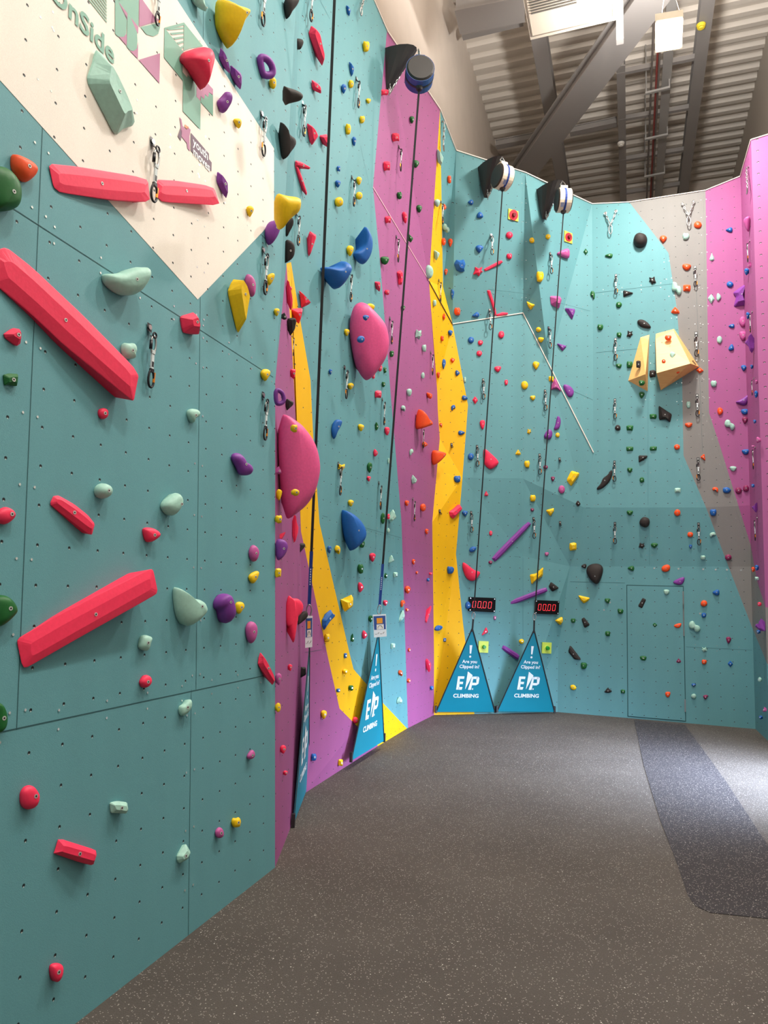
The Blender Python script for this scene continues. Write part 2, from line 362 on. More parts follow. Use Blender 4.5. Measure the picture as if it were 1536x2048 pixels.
for w, ln in (('E', [(1251, 402), (1331, 508), (1347, 620), (1358, 750), (1361, 900)]), ('E', [(1361, 915), (1404, 1012)]), ('E', [(1405, 1018), (1450, 1128)]), ('E', [(1451, 1138), (1498, 1250)]),
              ('E', [(1407, 384), (1414, 825), (1438, 903)]), ('E', [(1439, 911), (1471, 1010)]), ('E', [(1471, 1018), (1494, 1085)])):
    seamline(w, ln, .0006)
S = screws['E']
for x, y in ((1308.5, 1136.6), (1357, 1137.7), (1406.4, 1138.6), (1431.4, 1139.2), (1453.8, 1139.6), (1482, 1140.4), (1220, 1205), (1208, 1220), (1400, 1227)):
    P, n, ww, c = lookup(x, y, ['E']); S.disc(hit(x, y, P, n) + n * .001, n, .0125, .003, SCREW, 10)
for w in seams:
    if seams[w].v: seams[w].build('panel_joint', WALLS[w], fix=False)
    if screws[w].v: o = screws[w].build('screw', WALLS[w], fix=False); o['kind'] = 'stuff'
# pale exposed ply edges along the crease (trims)
def trim(i, pts, w, mt):
    B = MB()
    for a, b in zip(pts, pts[1:]):
        B.bar(a, b, w, .012, mt)
    o = B.build('trim_%d' % i); o['kind'] = 'structure'
PALE = mat('pale_ply_edge', (236, 226, 214), .6); PINKE = mat('pink_ply_edge', (232, 178, 190), .6); BROWN = mat('brown_ply_edge', (70, 60, 40), .7)  # brown is for the dark stretch of crease across the yellow
o5 = lambda p, k=.006: p + (CAM - p).normalized() * k
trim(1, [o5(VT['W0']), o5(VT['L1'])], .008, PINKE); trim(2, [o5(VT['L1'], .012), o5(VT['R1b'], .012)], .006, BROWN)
trim(3, [o5(VT['R1b']), o5(VT['M1'])], .02, PALE); trim(4, [o5(VT['M1']), o5(VT['F1'])], .012, PALE)
# ply rim along the top of the wall
B = MB()
for a, b in (('AB1', 'Bf3'), ('Bf3', 'Ct2'), ('Ct2', 'L0'), ('L0', 'T0'), ('T0', 'T1'), ('T1', 'T2'), ('T2', 'g0'), ('g0', 'h0'), ('h0', 'q0'), ('q0', 's0'), ('s0', 't0')):
    B.bar(VT[a] + V((0, .0, -.006)), VT[b] + V((0, 0, -.006)), .02, .012, PALE)
o = B.build('trim_5'); o['kind'] = 'structure'

# access hatch in the back wall
hp = [hit(x, y, e1, PL['E'][1]) for x, y in ((1254, 1171), (1366, 1173))]
zt = (hp[0].z + hp[1].z) / 2; hp[0].z = zt; hp[1].z = zt; nE_ = PL['E'][1]
hb = [V((p.x, p.y, .03)) for p in hp]
gm = MB(); ex = (hp[1] - hp[0]).normalized()
gm.prism([hb[0] + nE_ * .002 - ex * .008 - Z * .01, hb[1] + nE_ * .002 + ex * .008 - Z * .01, hp[1] + nE_ * .002 + ex * .008 + Z * .008, hp[0] + nE_ * .002 - ex * .008 + Z * .008], nE_ * .001, JOINT)
door = MB(); door.prism([p + nE_ * .002 for p in (hb[0] + ex * .002, hb[1] - ex * .002, hp[1] - ex * .002 - Z * .003, hp[0] + ex * .002 - Z * .003)], nE_ * .006, WM['t'])
do = door.build('door_1'); do['kind'] = 'structure'
uvl = do.data.uv_layers.new(name='UVMap'); rp = hit(1309, 1159, e1, nE_); uD = Z.cross(nE_).normalized()
for p in do.data.polygons:
    for li in p.loop_indices:
        q = do.data.vertices[do.data.loops[li].vertex_index].co; uvl.data[li].uv = ((q - rp).dot(uD) / .1585, (q.z - rp.z) / .1585)
gm.build('gap', do)
hm = MB()
for z0, z1 in ((1.18, 1.80), (1.55, 1.62), (.15, .32)): hm.box(V((hp[1].x, hp[1].y, (z0 + z1) / 2)) + nE_ * .011, ex * .008, nE_ * .004, Z * (z1 - z0) / 2, STEEL)
hm.build('hinge', do)

# ------------------------------------------------------------------ floor
def floor_mat(name, c, dust, sp):
    mt, nt, b = nmat(name); N = nt.nodes; L = nt.links; b.inputs['Roughness'].default_value = .78; b.inputs['Specular IOR Level'].default_value = .35
    tc = N.new('ShaderNodeTexCoord')
    n = N.new('ShaderNodeTexNoise'); n.inputs['Scale'].default_value = 1.3; n.inputs['Detail'].default_value = 6; L.new(tc.outputs['Object'], n.inputs['Vector'])
    g = N.new('ShaderNodeTexNoise'); g.inputs['Scale'].default_value = 160; g.inputs['Detail'].default_value = 2; L.new(tc.outputs['Object'], g.inputs['Vector'])
    v = N.new('ShaderNodeTexVoronoi'); v.inputs['Scale'].default_value = 150; L.new(tc.outputs['Object'], v.inputs['Vector'])
    v2 = N.new('ShaderNodeTexVoronoi'); v2.inputs['Scale'].default_value = 34; L.new(tc.outputs['Object'], v2.inputs['Vector'])
    def lt(s, k):
        q = N.new('ShaderNodeMath'); q.operation = 'LESS_THAN'; q.inputs[1].default_value = k; L.new(s, q.inputs[0]); return q.outputs[0]
    def mul(a_, b_):
        q = N.new('ShaderNodeMath'); q.operation = 'MULTIPLY'; L.new(a_, q.inputs[0]); L.new(b_, q.inputs[1]); return q.outputs[0]
    sx = N.new('ShaderNodeSeparateColor'); L.new(v.outputs['Color'], sx.inputs[0])
    sy = N.new('ShaderNodeSeparateColor'); L.new(v2.outputs['Color'], sy.inputs[0])
    s1 = mul(lt(v.outputs['Distance'], .42), lt(sx.outputs[0], sp)); s2 = mul(lt(v2.outputs['Distance'], .11), lt(sy.outputs[0], .16))
    def mix(f, a_, b_):
        k = N.new('ShaderNodeMix'); k.data_type = 'RGBA'
        for i, x in ((0, f), (6, a_), (7, b_)):
            if hasattr(x, 'is_linked'): L.new(x, k.inputs[i])
            else: k.inputs[i].default_value = x
        return k.outputs[2]
    rp_ = N.new('ShaderNodeValToRGB'); rp_.color_ramp.elements[0].position = .35; rp_.color_ramp.elements[1].position = .7; L.new(n.outputs['Fac'], rp_.inputs[0])
    c1_ = mix(rp_.outputs[0], lin(c), lin(dust)); c2_ = mix(g.outputs['Fac'], lin([q * .45 for q in c]), lin([q * 1.5 for q in c])); c3_ = mix(.5, c1_, c2_)
    c4_ = mix(s1, c3_, lin((150, 142, 134))); c5_ = mix(s2, c4_, lin((205, 200, 190)))
    L.new(c5_, b.inputs['Base Color'])
    bp = N.new('ShaderNodeBump'); bp.inputs['Strength'].default_value = .8; bp.inputs['Distance'].default_value = .004; L.new(g.outputs['Fac'], bp.inputs['Height']); L.new(bp.outputs['Normal'], b.inputs['Normal'])
    return mt
FM = floor_mat('rubber_granule_floor', (66, 60, 55), (84, 78, 72), .13); FM2 = floor_mat('black_rubber_strip', (44, 40, 42), (50, 47, 50), .16)
# room frame
rl0 = atz(905, 0, 12.0); rl1 = atz(1000, 320, 12.0); dS = (rl1 - rl0); dS.z = 0; dS.normalize(); dT = V((dS.y, -dS.x, 0))
rr = atz(1536, 63, 12.0); O = V((rl0.x, rl0.y, 0)); WID = (rr - O).dot(dT)
def rp3(s, t, z): return O + dS * s + dT * t + Z * z
send = (atz(1220, 392, 12.0) - O).dot(dS); S0 = -14
def flat(name, ps, mt, kind='structure'):
    B = MB(); B.add(ps, [tuple(range(len(ps)))], mt); o = B.build(name, fix=False)
    if kind: o['kind'] = kind
    return o
b_ = MB(); b_.box8([rp3(S0, 0, -.1), rp3(send, 0, -.1), rp3(send, WID, -.1), rp3(S0, WID, -.1), rp3(S0, 0, 0), rp3(send, 0, 0), rp3(send, WID, 0), rp3(S0, WID, 0)], FM)
o = b_.build('floor'); o['kind'] = 'structure'
sp = [(1268, 1440), (1287, 1530), (1320, 1640), (1355, 1730), (1375, 1790), (1390, 1812), (1420, 1826), (1536, 1838), (1640, 1850), (1640, 1840), (1536, 1692), (1450, 1560), (1370, 1450)]
b_ = MB(); b_.prism([floor(x, y) for x, y in sp], Z * .003, FM2); o = b_.build('floor_strip'); tag(o, 'darker black rubber strip of flooring running from the access hatch', 'floor strip')
CREAM = mat('cream_plaster', (216, 205, 194), .85, noise=.03, nscale=3); GREYP = mat('grey_plaster', (196, 188, 178), .85)
DECK = mat('ivory_roof_deck', (228, 220, 210), .6); PUR = mat('grey_steel_purlin', (160, 156, 154), .5, .2); TRAY = mat('galvanised_tray', (178, 176, 174), .5, .3)
flat('wall_outer_left', [rp3(S0, 0, 0), rp3(send, 0, 0), rp3(send, 0, 12.3), rp3(S0, 0, 12.3)], CREAM)
flat('wall_outer_back', [rp3(send, 0, 0), rp3(send, WID, 0), rp3(send, WID, 12.3), rp3(send, 0, 12.3)], CREAM)

# outer right wall with a window that lets daylight onto the floor
ws = ((V((4.9, 6.2, 0)) - O).dot(dS)); w0, w1, wz0, wz1 = ws - 1.0, ws + .9, .15, 2.2
q = lambda s, z: rp3(s, WID, z)
b_ = MB()
for a_, bb, z0, z1 in ((S0, w0, 0, 12.3), (w1, send, 0, 12.3), (w0, w1, 0, wz0), (w0, w1, wz1, 12.3)): b_.add([q(a_, z0), q(bb, z0), q(bb, z1), q(a_, z1)], [(0, 1, 2, 3)], GREYP)
o = b_.build('wall_outer_right', fix=False); o['kind'] = 'structure'
b_ = MB()
for a_, bb, z0, z1 in ((w0, w0 + .06, wz0, wz1), (w1 - .06, w1, wz0, wz1), (w0, w1, wz0, wz0 + .06), (w0, w1, wz1 - .06, wz1)):
    b_.box8([q(a_, z0) - dT * .04, q(bb, z0) - dT * .04, q(bb, z0) + dT * .04, q(a_, z0) + dT * .04, q(a_, z1) - dT * .04, q(bb, z1) - dT * .04, q(bb, z1) + dT * .04, q(a_, z1) + dT * .04], PUR)
wo = b_.build('window_1'); wo['kind'] = 'structure'
# corrugated deck
per = .3; n = int((send - S0) / per) + 1; vs = []; fs = []
for i in range(n):
    s = S0 + i * per
    for ds, dz in ((0, 0), (.13, 0), (.165, -.075), (.265, -.075)):
        vs += [rp3(min(s + ds, send), 0, 12.075 + dz), rp3(min(s + ds, send), WID, 12.075 + dz)]
for i in range(len(vs) // 2 - 1): fs.append((2 * i, 2 * i + 2, 2 * i + 3, 2 * i + 1))
b_ = MB(); b_.add(vs, fs, DECK); o = b_.build('ceiling', fix=False); o['kind'] = 'structure'

# ------------------------------------------------------------------ roof things
def beam(name, a, b, w, h, mt, label, cat, group=None, side=None):
    B = MB(); B.bar(a, b, w, h, mt, side); d = (b - a).normalized()
    # flanges so it reads as a rolled section
    up = (side.cross(d).normalized() if side else Z)
    if h > .1:
        for k in (-1, 1): B.bar(a + up * (h / 2) * k, b + up * (h / 2) * k, w * 1.5, .02, mt, side)
    o = B.build(name, origin=a); tag(o, label, cat, group); return o
bz = 11.4
def along(px, py, z, s0, s1):
    p = atz(px, py, z); t = (p - O).dot(dT); s = (p - O).dot(dS); return rp3(s0, t, z), rp3(s1, t, z)
def spx(px, py, z): return (atz(px, py, z) - O).dot(dS)
a_, b2 = along(1093, 160, bz, -8, send - .02); beam('roof_beam', a_, b2, .17, .3, PUR, 'grey steel roof beam passing under the diagonal brace, left of centre', 'roof beam')
a_, b2 = along(1243, 200, bz, spx(1233, 120, bz), send - .02); beam('roof_beam', a_, b2, .1, .26, PUR, 'grey steel roof beam ending beside the white ceiling unit, above the back wall', 'roof beam')
a_, b2 = along(1386, 220, bz, -8, send - .02); beam('roof_beam', a_, b2, .14, .3, PUR, 'grey steel roof beam to the right of the hanging lamp', 'roof beam')
a_, b2 = along(1328, 230, 11.2, -8, send - .02); beam('cable_tray', a_, b2, .16, .06, TRAY, 'pale galvanised cable tray running under the ceiling behind the lamp', 'cable tray')
def cross(p0, p1, z, w, h, mt, name, label, cat, grp=None):
    A_ = atz(*p0, z); B_ = atz(*p1, z); return beam(name, A_, B_, w, h, mt, label, cat, grp)
bay = 'crosswise struts above the back wall'
for (p0, p1, lb) in (((1233, 146), (1395, 113), 'thin grey crosswise roof strut nearest the lamp'), ((1238, 238), (1384, 213), 'second grey crosswise roof strut beyond the lamp'),
                     ((1241, 319), (1376, 297), 'third grey crosswise roof strut beyond the lamp'), ((1244, 386), (1370, 366), 'furthest grey crosswise roof strut, just above the grey wall panel')):
    cross(p0, p1, 11.3, .07, .09, PUR, 'roof_strut', lb, 'roof strut', bay)
cross((915, 28), (1048, 2), 11.2, .34, .3, PUR, 'roof_strut', 'broad grey beam crossing the ceiling at the top, left of the white unit', 'roof strut')
cross((925, 71), (1046, 42), 11.5, .12, .1, PUR, 'roof_strut', 'dark thin strut just beyond the broad beam by the cream wall', 'roof strut')
cross((992, 289), (1085, 271), 11.4, .1, .12, PUR, 'roof_strut', 'dark strut crossing to the cream wall below the diagonal brace', 'roof strut')
cross((1140, 263), (1234, 243), 11.4, .1, .12, PUR, 'roof_strut', 'grey strut between the diagonal brace and the middle roof beam', 'roof strut')
for (p0, p1, lb) in (((1291, 187), (1340, 175), 'small galvanised trapeze bracket nearest the lamp'), ((1290, 279), (1336, 269), 'small galvanised trapeze bracket, middle of the three behind the lamp'), ((1289, 354), (1330, 346), 'small galvanised trapeze bracket furthest from the lamp')):
    A_ = atz(*p0, 11.0); B_ = atz(*p1, 11.0); rt = empty('trapeze_bracket', A_, lb, 'bracket', 'trapeze brackets under the cable run')
    B = MB(); B.bar(A_, B_, .05, .04, TRAY); B.build('rail', rt)
    for e_ in (A_.lerp(B_, .03), A_.lerp(B_, .97)):
        B = MB(); B.bar(e_, e_ + Z * .98, .02, .02, TRAY, V((1, 0, 0))); B.build('rod', rt)
REDC = mat('red_cable', (150, 70, 66), .6); GRC = mat('grey_cable', (120, 112, 108), .6)
for i, (x, mt, lb) in enumerate(((1300, GRC, 'leftmost grey cable of the run behind the lamp'), (1309, REDC, 'red cable running along the ceiling behind the lamp'), (1313, GRC, 'grey cable just right of the red one behind the lamp'))):
    a_, b2 = along(x, 230, 11.06, -4, send - .02); B = MB(); B.tube([a_, b2], .018, mt, 6); o = B.build('ceiling_cable', origin=a_); tag(o, lb, 'cable', 'cables under the ceiling')
A_ = atz(1322, -40, 10.6); B_ = atz(1040, 352, 10.6); beam('diagonal_brace', A_, B_, .34, .24, PUR, 'big grey diagonal steel brace crossing the ceiling down to the middle wall', 'roof brace')
# hanger column beside white unit
p_ = atz(1240, 84, 9.6); B = MB(); B.bar(p_, p_ + Z * 2.3, .1, .1, PUR, dT); o = B.build('hanger_post', origin=p_); tag(o, 'short grey steel post hanging beside the right end of the white ceiling unit', 'post')
# white ceiling unit
zu = 9.4; A_ = atz(1061, 80, zu); B_ = atz(1232, 40, zu); back = -dS * 2.2
rt = empty('ceiling_heater', A_, 'large cream box unit with slatted grille hanging at the top of the frame', 'heater')
UN = mat('cream_enamel', (236, 226, 208), .5)
B = MB(); B.box8([A_, B_, B_ + back, A_ + back] + [p + Z * .35 for p in (A_, B_, B_ + back, A_ + back)], UN); B.build('housing', rt)
B = MB(); d_ = (B_ - A_); e2 = back.normalized()
q0 = A_ + d_ * .03 + e2 * .06; q1 = B_ - d_ * .03 + e2 * .06; q2 = B_ - d_ * .03 + back * .95; q3 = A_ + d_ * .03 + back * .95
for a_, b2 in ((q0, q1), (q1, q2), (q2, q3), (q3, q0)): B.bar(a_ - Z * .004, b2 - Z * .004, .012, .008, mat('seam_grey', (150, 140, 128), .6))
B.build('panel_seam', rt)
B = MB()
for i in range(16):
    c_ = A_ + d_ * .06 + e2 * (.46 + i * .045) - Z * .006; B.bar(c_, c_ + d_ * .52, .018, .012, mat('grille_grey', (120, 116, 110), .6))
B.build('grille', rt)
B = MB()
for c_ in (A_ + d_ * .2 + back * .3, B_ - d_ * .2 + back * .3): B.bar(c_ + Z * .35, c_ + Z * 2.6, .02, .02, TRAY, V((1, 0, 0)))
B.build('suspension_rod', rt)
# lamp in view + lamps out of view of the same kind
def lamp(corners, label, energy, vis=True):
    cen = sum(corners, V((0, 0, 0))) / 4; rt = empty('hanging_lamp', cen, label, 'lamp', 'square hanging lamps')
    B = MB(); ext = [cen + (p - cen) * 1.14 for p in corners]; B.box8(ext + [p + Z * .09 for p in ext], UN)
    B.build('housing', rt)
    B = MB(); B.box8([p - Z * .012 for p in corners] + [p + Z * .0 for p in corners], mat('lamp_glow', (255, 244, 226), .5, emit=(255, 240, 220), es=40)); B.build('diffuser', rt)
    B = MB()
    for k in (0, 2): B.tube([ext[k].lerp(cen, .2) + Z * .09, V((cen.x, cen.y, cen.z + .9))], .004, GRC, 5)
    B.tube([V((cen.x, cen.y, cen.z + .9)), V((cen.x, cen.y, 11.98))], .012, GRC, 6); B.build('cord', rt)
    ld = bpy.data.lights.new('lamp_light', 'AREA'); ld.shape = 'SQUARE'; ld.size = .42; ld.energy = energy; ld.color = (1, .96, .91); ld.spread = math.radians(165)
    lo = newobj('lamp_light', ld, None, cen - Z * .03)
    lu = bpy.data.lights.new('ceiling_fill', 'AREA'); lu.shape = 'SQUARE'; lu.size = .42; lu.energy = energy * UPF * (.45 if energy > LE else 1); lu.color = (1, .95, .89)
    l2 = newobj('ceiling_fill', lu, None, cen + Z * .12); l2.rotation_euler = (math.pi, 0, 0)  # upward area light added to brighten the ceiling, not part of the fixture
zl = 8.7; cs = [atz(x, y, zl) for x, y in ((1313.8, 102), (1361, 94), (1363, 37), (1313.8, 45))]
LE = 185; UPF = 2.1
lamp(cs, 'bright square lamp hanging under the ceiling at the upper right', LE * 1.35)
c_ = sum(cs, V((0, 0, 0))) / 4
for k, (dx, dy) in enumerate(((-1.6, -3.6), (-2.6, -7.4), (-4.0, -11.6))):
    lamp([p + V((dx, dy, 0)) for p in cs], 'square hanging lamp overhead, out of the frame, lamp %s behind the first' % ('one', 'two', 'three')[k], LE * (.95, .8, .6)[k])
# daylight
ld = bpy.data.lights.new('daylight', 'AREA'); ld.shape = 'RECTANGLE'; ld.size = 1.8; ld.size_y = 1.9; ld.energy = 300; ld.spread = math.radians(90); ld.color = (.62, .76, 1)
lo = newobj('daylight', ld, None, rp3(ws, WID + .06, 1.2)); lo.rotation_euler = (V((3.5, 7.0, 0)) - rp3(ws, WID + .06, 1.2)).to_track_quat('-Z', 'Y').to_euler()
w_ = bpy.data.worlds.new('world'); SC.world = w_; w_.use_nodes = True; w_.node_tree.nodes['Background'].inputs[0].default_value = (.95, .97, 1, 1); w_.node_tree.nodes['Background'].inputs[1].default_value = .2
# smoke detectors
for x, y, c, lb in ((1242, 286, (236, 232, 224), 'small white smoke detector on the left roof beam above the back wall'), (1402, 50, (240, 215, 60), 'small yellow round sounder on the roof beam right of the lamp')):
    p = atz(x, y, 11.22); B = MB(); mt = mat('detector_%d' % x, c, .5); B.disc(p, -Z, .075, .05, mt, 16, .06); B.disc(p - Z * .05, -Z, .04, .02, mt, 12, .03); o = B.build('smoke_detector', origin=p); tag(o, lb, 'smoke detector')

# ------------------------------------------------------------------ climbing holds
def chaikin(p, it=2, q=.25):
    for _ in range(it):
        o = []
        for i, a in enumerate(p):
            b = p[(i + 1) % len(p)]
            o += [(a[0] * (1 - q) + b[0] * q, a[1] * (1 - q) + b[1] * q), (a[0] * q + b[0] * (1 - q), a[1] * q + b[1] * (1 - q))]
        p = o
    return p
T = {
 'R': [(math.cos(t * math.pi / 5), math.sin(t * math.pi / 5)) for t in range(10)],
 'O': [(-.95, -.25), (-.55, -.95), (.1, -.8), (.7, -1), (1, -.2), (.75, .5), (.85, .85), (.1, 1), (-.6, .8)],
 'D': [(-1, -.55), (-.45, -1), (.35, -.98), (1, -.6), (.85, -.05), (.3, .7), (0, 1), (-.35, .75), (-.8, .1)],
 'U': [(0, -1), (.35, -.45), (.9, .2), (1, .75), (.3, 1), (-.4, .95), (-1, .7), (-.7, .1), (-.3, -.5)],
 'L': [(-1, 0), (-.3, -.6), (.5, -1), (1, -.6), (.95, .5), (.5, 1), (-.3, .6)],
 'E': [(1, .05), (.3, -.6), (-.5, -1), (-1, -.55), (-.95, .5), (-.5, 1), (.3, .65)],
 'Q': [(-1, -.8), (-.2, -1), (.95, -.85), (1, .3), (.8, 1), (-.3, .85), (-.9, .9)],
 'M': [(0, -1), (.6, -.45), (1, .05), (.45, .6), (-.05, 1), (-.6, .4), (-1, -.05), (-.5, -.6)],
 'H': [(-1, -.7), (-.2, -1), (.8, -.9), (1, -.5), (.75, .4), (.2, 1), (-.4, .85), (-.9, .1)],
 'S': [(-.9, -.9), (-.1, -.55), (.6, -1), (.7, -.2), (1, .6), (.3, .6), (-.2, 1), (-.45, .4), (-1, .1), (-.6, -.3)],
 'B': [(-1, -.3), (-.8, -.85), (-.35, -1), (.05, -.8), (.15, -.3), (.6, -.3), (1, .15), (.95, .7), (.5, 1), (.1, .85), (-.05, .35), (-.55, .45), (-.9, .2)],
 'K': [(-1, -.1), (-.6, -.9), (.1, -1), (.8, -.7), (1, 0), (.8, .9), (.4, .9), (.35, .1), (-.1, -.1), (-.5, .3)],
}
WORD = dict(B='double-lobed', R='rounded', O='lumpy', D='teardrop', U='pointed-top', L='left-pointing', E='right-pointing', Q='blocky', M='diamond-shaped', H='half-moon', S='star-like', K='hooked')
FAC = 'QMSU'
def fill_ring(pts, ring, f, hgt, cen, ax, axl, n):
    pass
def solid(outline, P, n, hf, faceted, apex=None, lift=0., ring=False, tilt=None, bsc=None):
    xs = [p[0] for p in outline]; ys = [p[1] for p in outline]
    if not faceted: outline = chaikin(outline, 2)
    else: outline = chaikin(outline, 1, .12)
    cx = sum(p[0] for p in outline) / len(outline); cy = sum(p[1] for p in outline) / len(outline)
    P = P + n * lift; c = hit(cx, cy, P, n)
    if (c - CAM).length > 14 or (c - CAM).dot(FW) < 0: c = hit(min(xs), cy, P, n)
    tc = (CAM - c).normalized(); w = tilt if tilt is not None else (.2 if n.dot(tc) > .62 else (.1 if faceted and len(xs) and max(xs) - min(xs) > 70 else (.45 if n.dot(tc) > .42 else (.9 if n.dot(tc) > .22 else 1.8))))
    n2 = (n + tc * w).normalized()
    Y = [hit(x, y, c, n2) for x, y in outline]
    D0 = (CAM - P).dot(n); dm = min((p - P).dot(n) for p in Y)
    s = (D0 - .004) / (D0 - dm); Y = [CAM + (p - CAM) * s for p in Y]
    cen = sum(Y, V((0, 0, 0))) / len(Y)
    e1_ = n2.cross(Z).normalized(); e2_ = n2.cross(e1_)
    # principal axes
    sxx = sum((p - cen).dot(e1_) ** 2 for p in Y); syy = sum((p - cen).dot(e2_) ** 2 for p in Y); sxy = sum((p - cen).dot(e1_) * (p - cen).dot(e2_) for p in Y)
    th = .5 * math.atan2(2 * sxy, sxx - syy); A1 = e1_ * math.cos(th) + e2_ * math.sin(th); A2 = n2.cross(A1)
    l1 = max(abs((p - cen).dot(A1)) for p in Y); l2 = max(abs((p - cen).dot(A2)) for p in Y)
    hh = hf * l2 * 1.6; ap = cen
    if apex: ap = hit(apex[0], apex[1], cen, n2)
    dep = l1 * 2
    bm = bmesh.new(); N = len(Y)
    base = [p - n * ((p - P).dot(n) + .0008) for p in Y]
    if bsc is None: bsc = .93 if n.dot(tc) > .5 else .5
    bc = sum(base, V((0, 0, 0))) / N; base = [bc + (p - bc) * bsc for p in base]
    off = .25 * hh
    if ring:
        me_pts = [cen + (p - cen) * .72 for p in Y]
        k = MB(); k.tube(me_pts[::max(1, N // 24)], .34 * l2, 0, 10, True)
        return k, cen, n2, l1, l2, hh, ap + n2 * hh
    prof = [(1, 0), (.94, .36), (.8, .66), (.58, .87), (.3, .98)] if not faceted else [(1, 0), (.96, .12), (.4, 1)]
    rings = [[bm.verts.new(p) for p in base], [bm.verts.new(p) for p in Y]]
    for f, hz in prof[1:]:
        fl = 1 - (1 - f) * min(1, l2 / l1)
        cc = cen.lerp(ap, (1 - f) * .8)
        rings.append([bm.verts.new(cc + A1 * ((p - cen).dot(A1) * fl) + A2 * ((p - cen).dot(A2) * f) + n2 * hz * hh) for p in Y])
    for a_, b_ in zip(rings, rings[1:]):
        for i in range(N): bm.faces.new([a_[i], a_[(i + 1) % N], b_[(i + 1) % N], b_[i]])
    ap = cen.lerp(ap, .8); tip = bm.verts.new(ap + n2 * hh * (1.0 if not faceted else .97))
    for i in range(N): bm.faces.new([rings[-1][i], rings[-1][(i + 1) % N], tip])
    bm.faces.new(rings[0][::-1])
    bmesh.ops.recalc_face_normals(bm, faces=bm.faces)
    return bm, cen, n2, l1, l2, hh, ap + n2 * hh
BM = {}
def boltmesh():
    if 'b' not in BM:
        k = MB(); k.disc(V((0, 0, -.012)), Z, .0085, .0135, BOLT, 12, .0075); k.disc(V((0, 0, .0016)), Z, .0036, .0004, DSTEEL, 6); 
        me = k.build('bolt', smooth=False).data
        bpy.data.objects.remove([o for o in bpy.data.objects if o.data == me][0]); BM['b'] = me
    return BM['b']
HOLDS = []
def retri():
    global LOOK
    new = [l for l in LOOK if l[3] == 'A']
    for w, o in WALLS.items():
        if w == 'A': continue
        me = o.data; me.calc_loop_triangles()
        for t in me.loop_triangles:
            ps = [me.vertices[i].co.copy() for i in t.vertices]; n = (ps[1] - ps[0]).cross(ps[2] - ps[0])
            if n.length < 1e-9: continue
            n.normalize()
            if n.dot(CAM - ps[0]) < 0: n = -n
            new.append(([proj(p) for p in ps], ps[0], n, w, WK[me.polygons[t.polygon_index].material_index]))
    LOOK[:] = new
retri()
def hold(col, outline, word, faceted=False, hf=None, apex=None, wall=None, lift=0., ring=False, bolt=True, on=None, name='climbing_hold', tilt=None, bsc=None):
    cx = sum(p[0] for p in outline) / len(outline); cy = sum(p[1] for p in outline) / len(outline)
    P, n, w, c = lookup(cx, cy, [wall] if wall else None)
    if hf is None: hf = .42 if not faceted else .36
    r = solid(outline, P, n, hf, faceted, apex, lift, ring, tilt, bsc)
    b, cen, n2, l1, l2, hh, tip = r
    if ring:
        b.mats = [hmat(col)]; b.mi = [0] * len(b.mi); o = b.build(name, origin=cen, smooth=True)
    else:
        me = bpy.data.meshes.new(name); b.to_mesh(me); b.free(); me.materials.append(hmat(col))
        for v in me.vertices: v.co -= cen
        for p in me.polygons: p.use_smooth = not faceted
        o = newobj(name, me, None, cen)
    if bolt and not ring:
        bo = newobj('bolt', boltmesh(), o, tip - cen - n2 * (0.0005 if not faceted else .0))
        bo.rotation_euler = n2.to_track_quat('Z', 'Y').to_euler()
        sc = min(1.0, l2 * .36 / .0085); bo.scale = (sc, sc, 1)
    HOLDS.append(dict(o=o, col=col, word=word, w=w, c=c, x=cx, y=cy, z=cen.z, size=2 * l1, on=on))
    return o
def H_(x0, y0, s, text):
    for ln in text.strip().split('\n'):
        ln = ln.strip()
        if not ln: continue
        tk = ln.split(); col = tk[0]; kw = {}; word = None; pts = []; fac = False; num = []; shape = None
        for t_ in tk[1:]:
            if t_.startswith('@'): word = t_[1:].replace('_', ' ')
            elif t_.startswith('*'): a_ = t_[1:].split(','); kw['apex'] = (x0 + float(a_[0]) / s, y0 + float(a_[1]) / s)
            elif t_.startswith('w='): kw['wall'] = t_[2:]
            elif t_.startswith('h='): kw['hf'] = float(t_[2:])
            elif t_.startswith('l='): kw['lift'] = float(t_[2:])
            elif t_.startswith('on='): kw['on'] = t_[3:].replace('_', ' ')
            elif t_ == 'F': fac = True
            elif t_ == 'ring': kw['ring'] = True
            elif t_ == 'nb': kw['bolt'] = False
            elif t_.startswith('t='): kw['tilt'] = float(t_[2:])
            elif ',' in t_: a_ = t_.split(','); pts.append((x0 + float(a_[0]) / s, y0 + float(a_[1]) / s))
            elif t_ in T: shape = t_
            else: num.append(float(t_))
        if shape and len(num) >= 4:
            cx, cy, w, h = num[:4]; an = math.radians(num[4]) if len(num) > 4 else 0
            jit = random.Random(int(cx * 7 + cy * 13)); fl = -1 if (jit.random() < .5 and shape in 'OQHKS') else 1
            for ux, uy in T[shape]:
                ux = ux * fl + jit.uniform(-.07, .07); uy += jit.uniform(-.07, .07)
                X = ux * w / 2; Y = uy * h / 2
                X, Y = X * math.cos(an) - Y * math.sin(an), X * math.sin(an) + Y * math.cos(an)
                pts.append((x0 + (cx + X) / s, y0 + (cy + Y) / s))
            if shape in FAC: fac = True
            word = word or WORD[shape]
        hold(col, pts, word or 'shaped', fac, **kw)
H_(0, 0, 5.12, '''
m 980,508 1030,540 1130,700 1240,920 1300,1050 1378,1250 1355,1290 1260,1320 1195,1382 1160,1360 905,870 890,790 940,650 F *1120,960 h=.3 @kinked_wedge
o 110,1590 150,1575 290,1640 370,1720 365,1790 265,1880 190,1840 110,1740 *243,1715 @shield-shaped
g -160,1690 0,1700 60,1735 140,1830 180,1930 185,2060 150,2150 0,2170 -160,2150 *40,2000 @large_bulging
''')
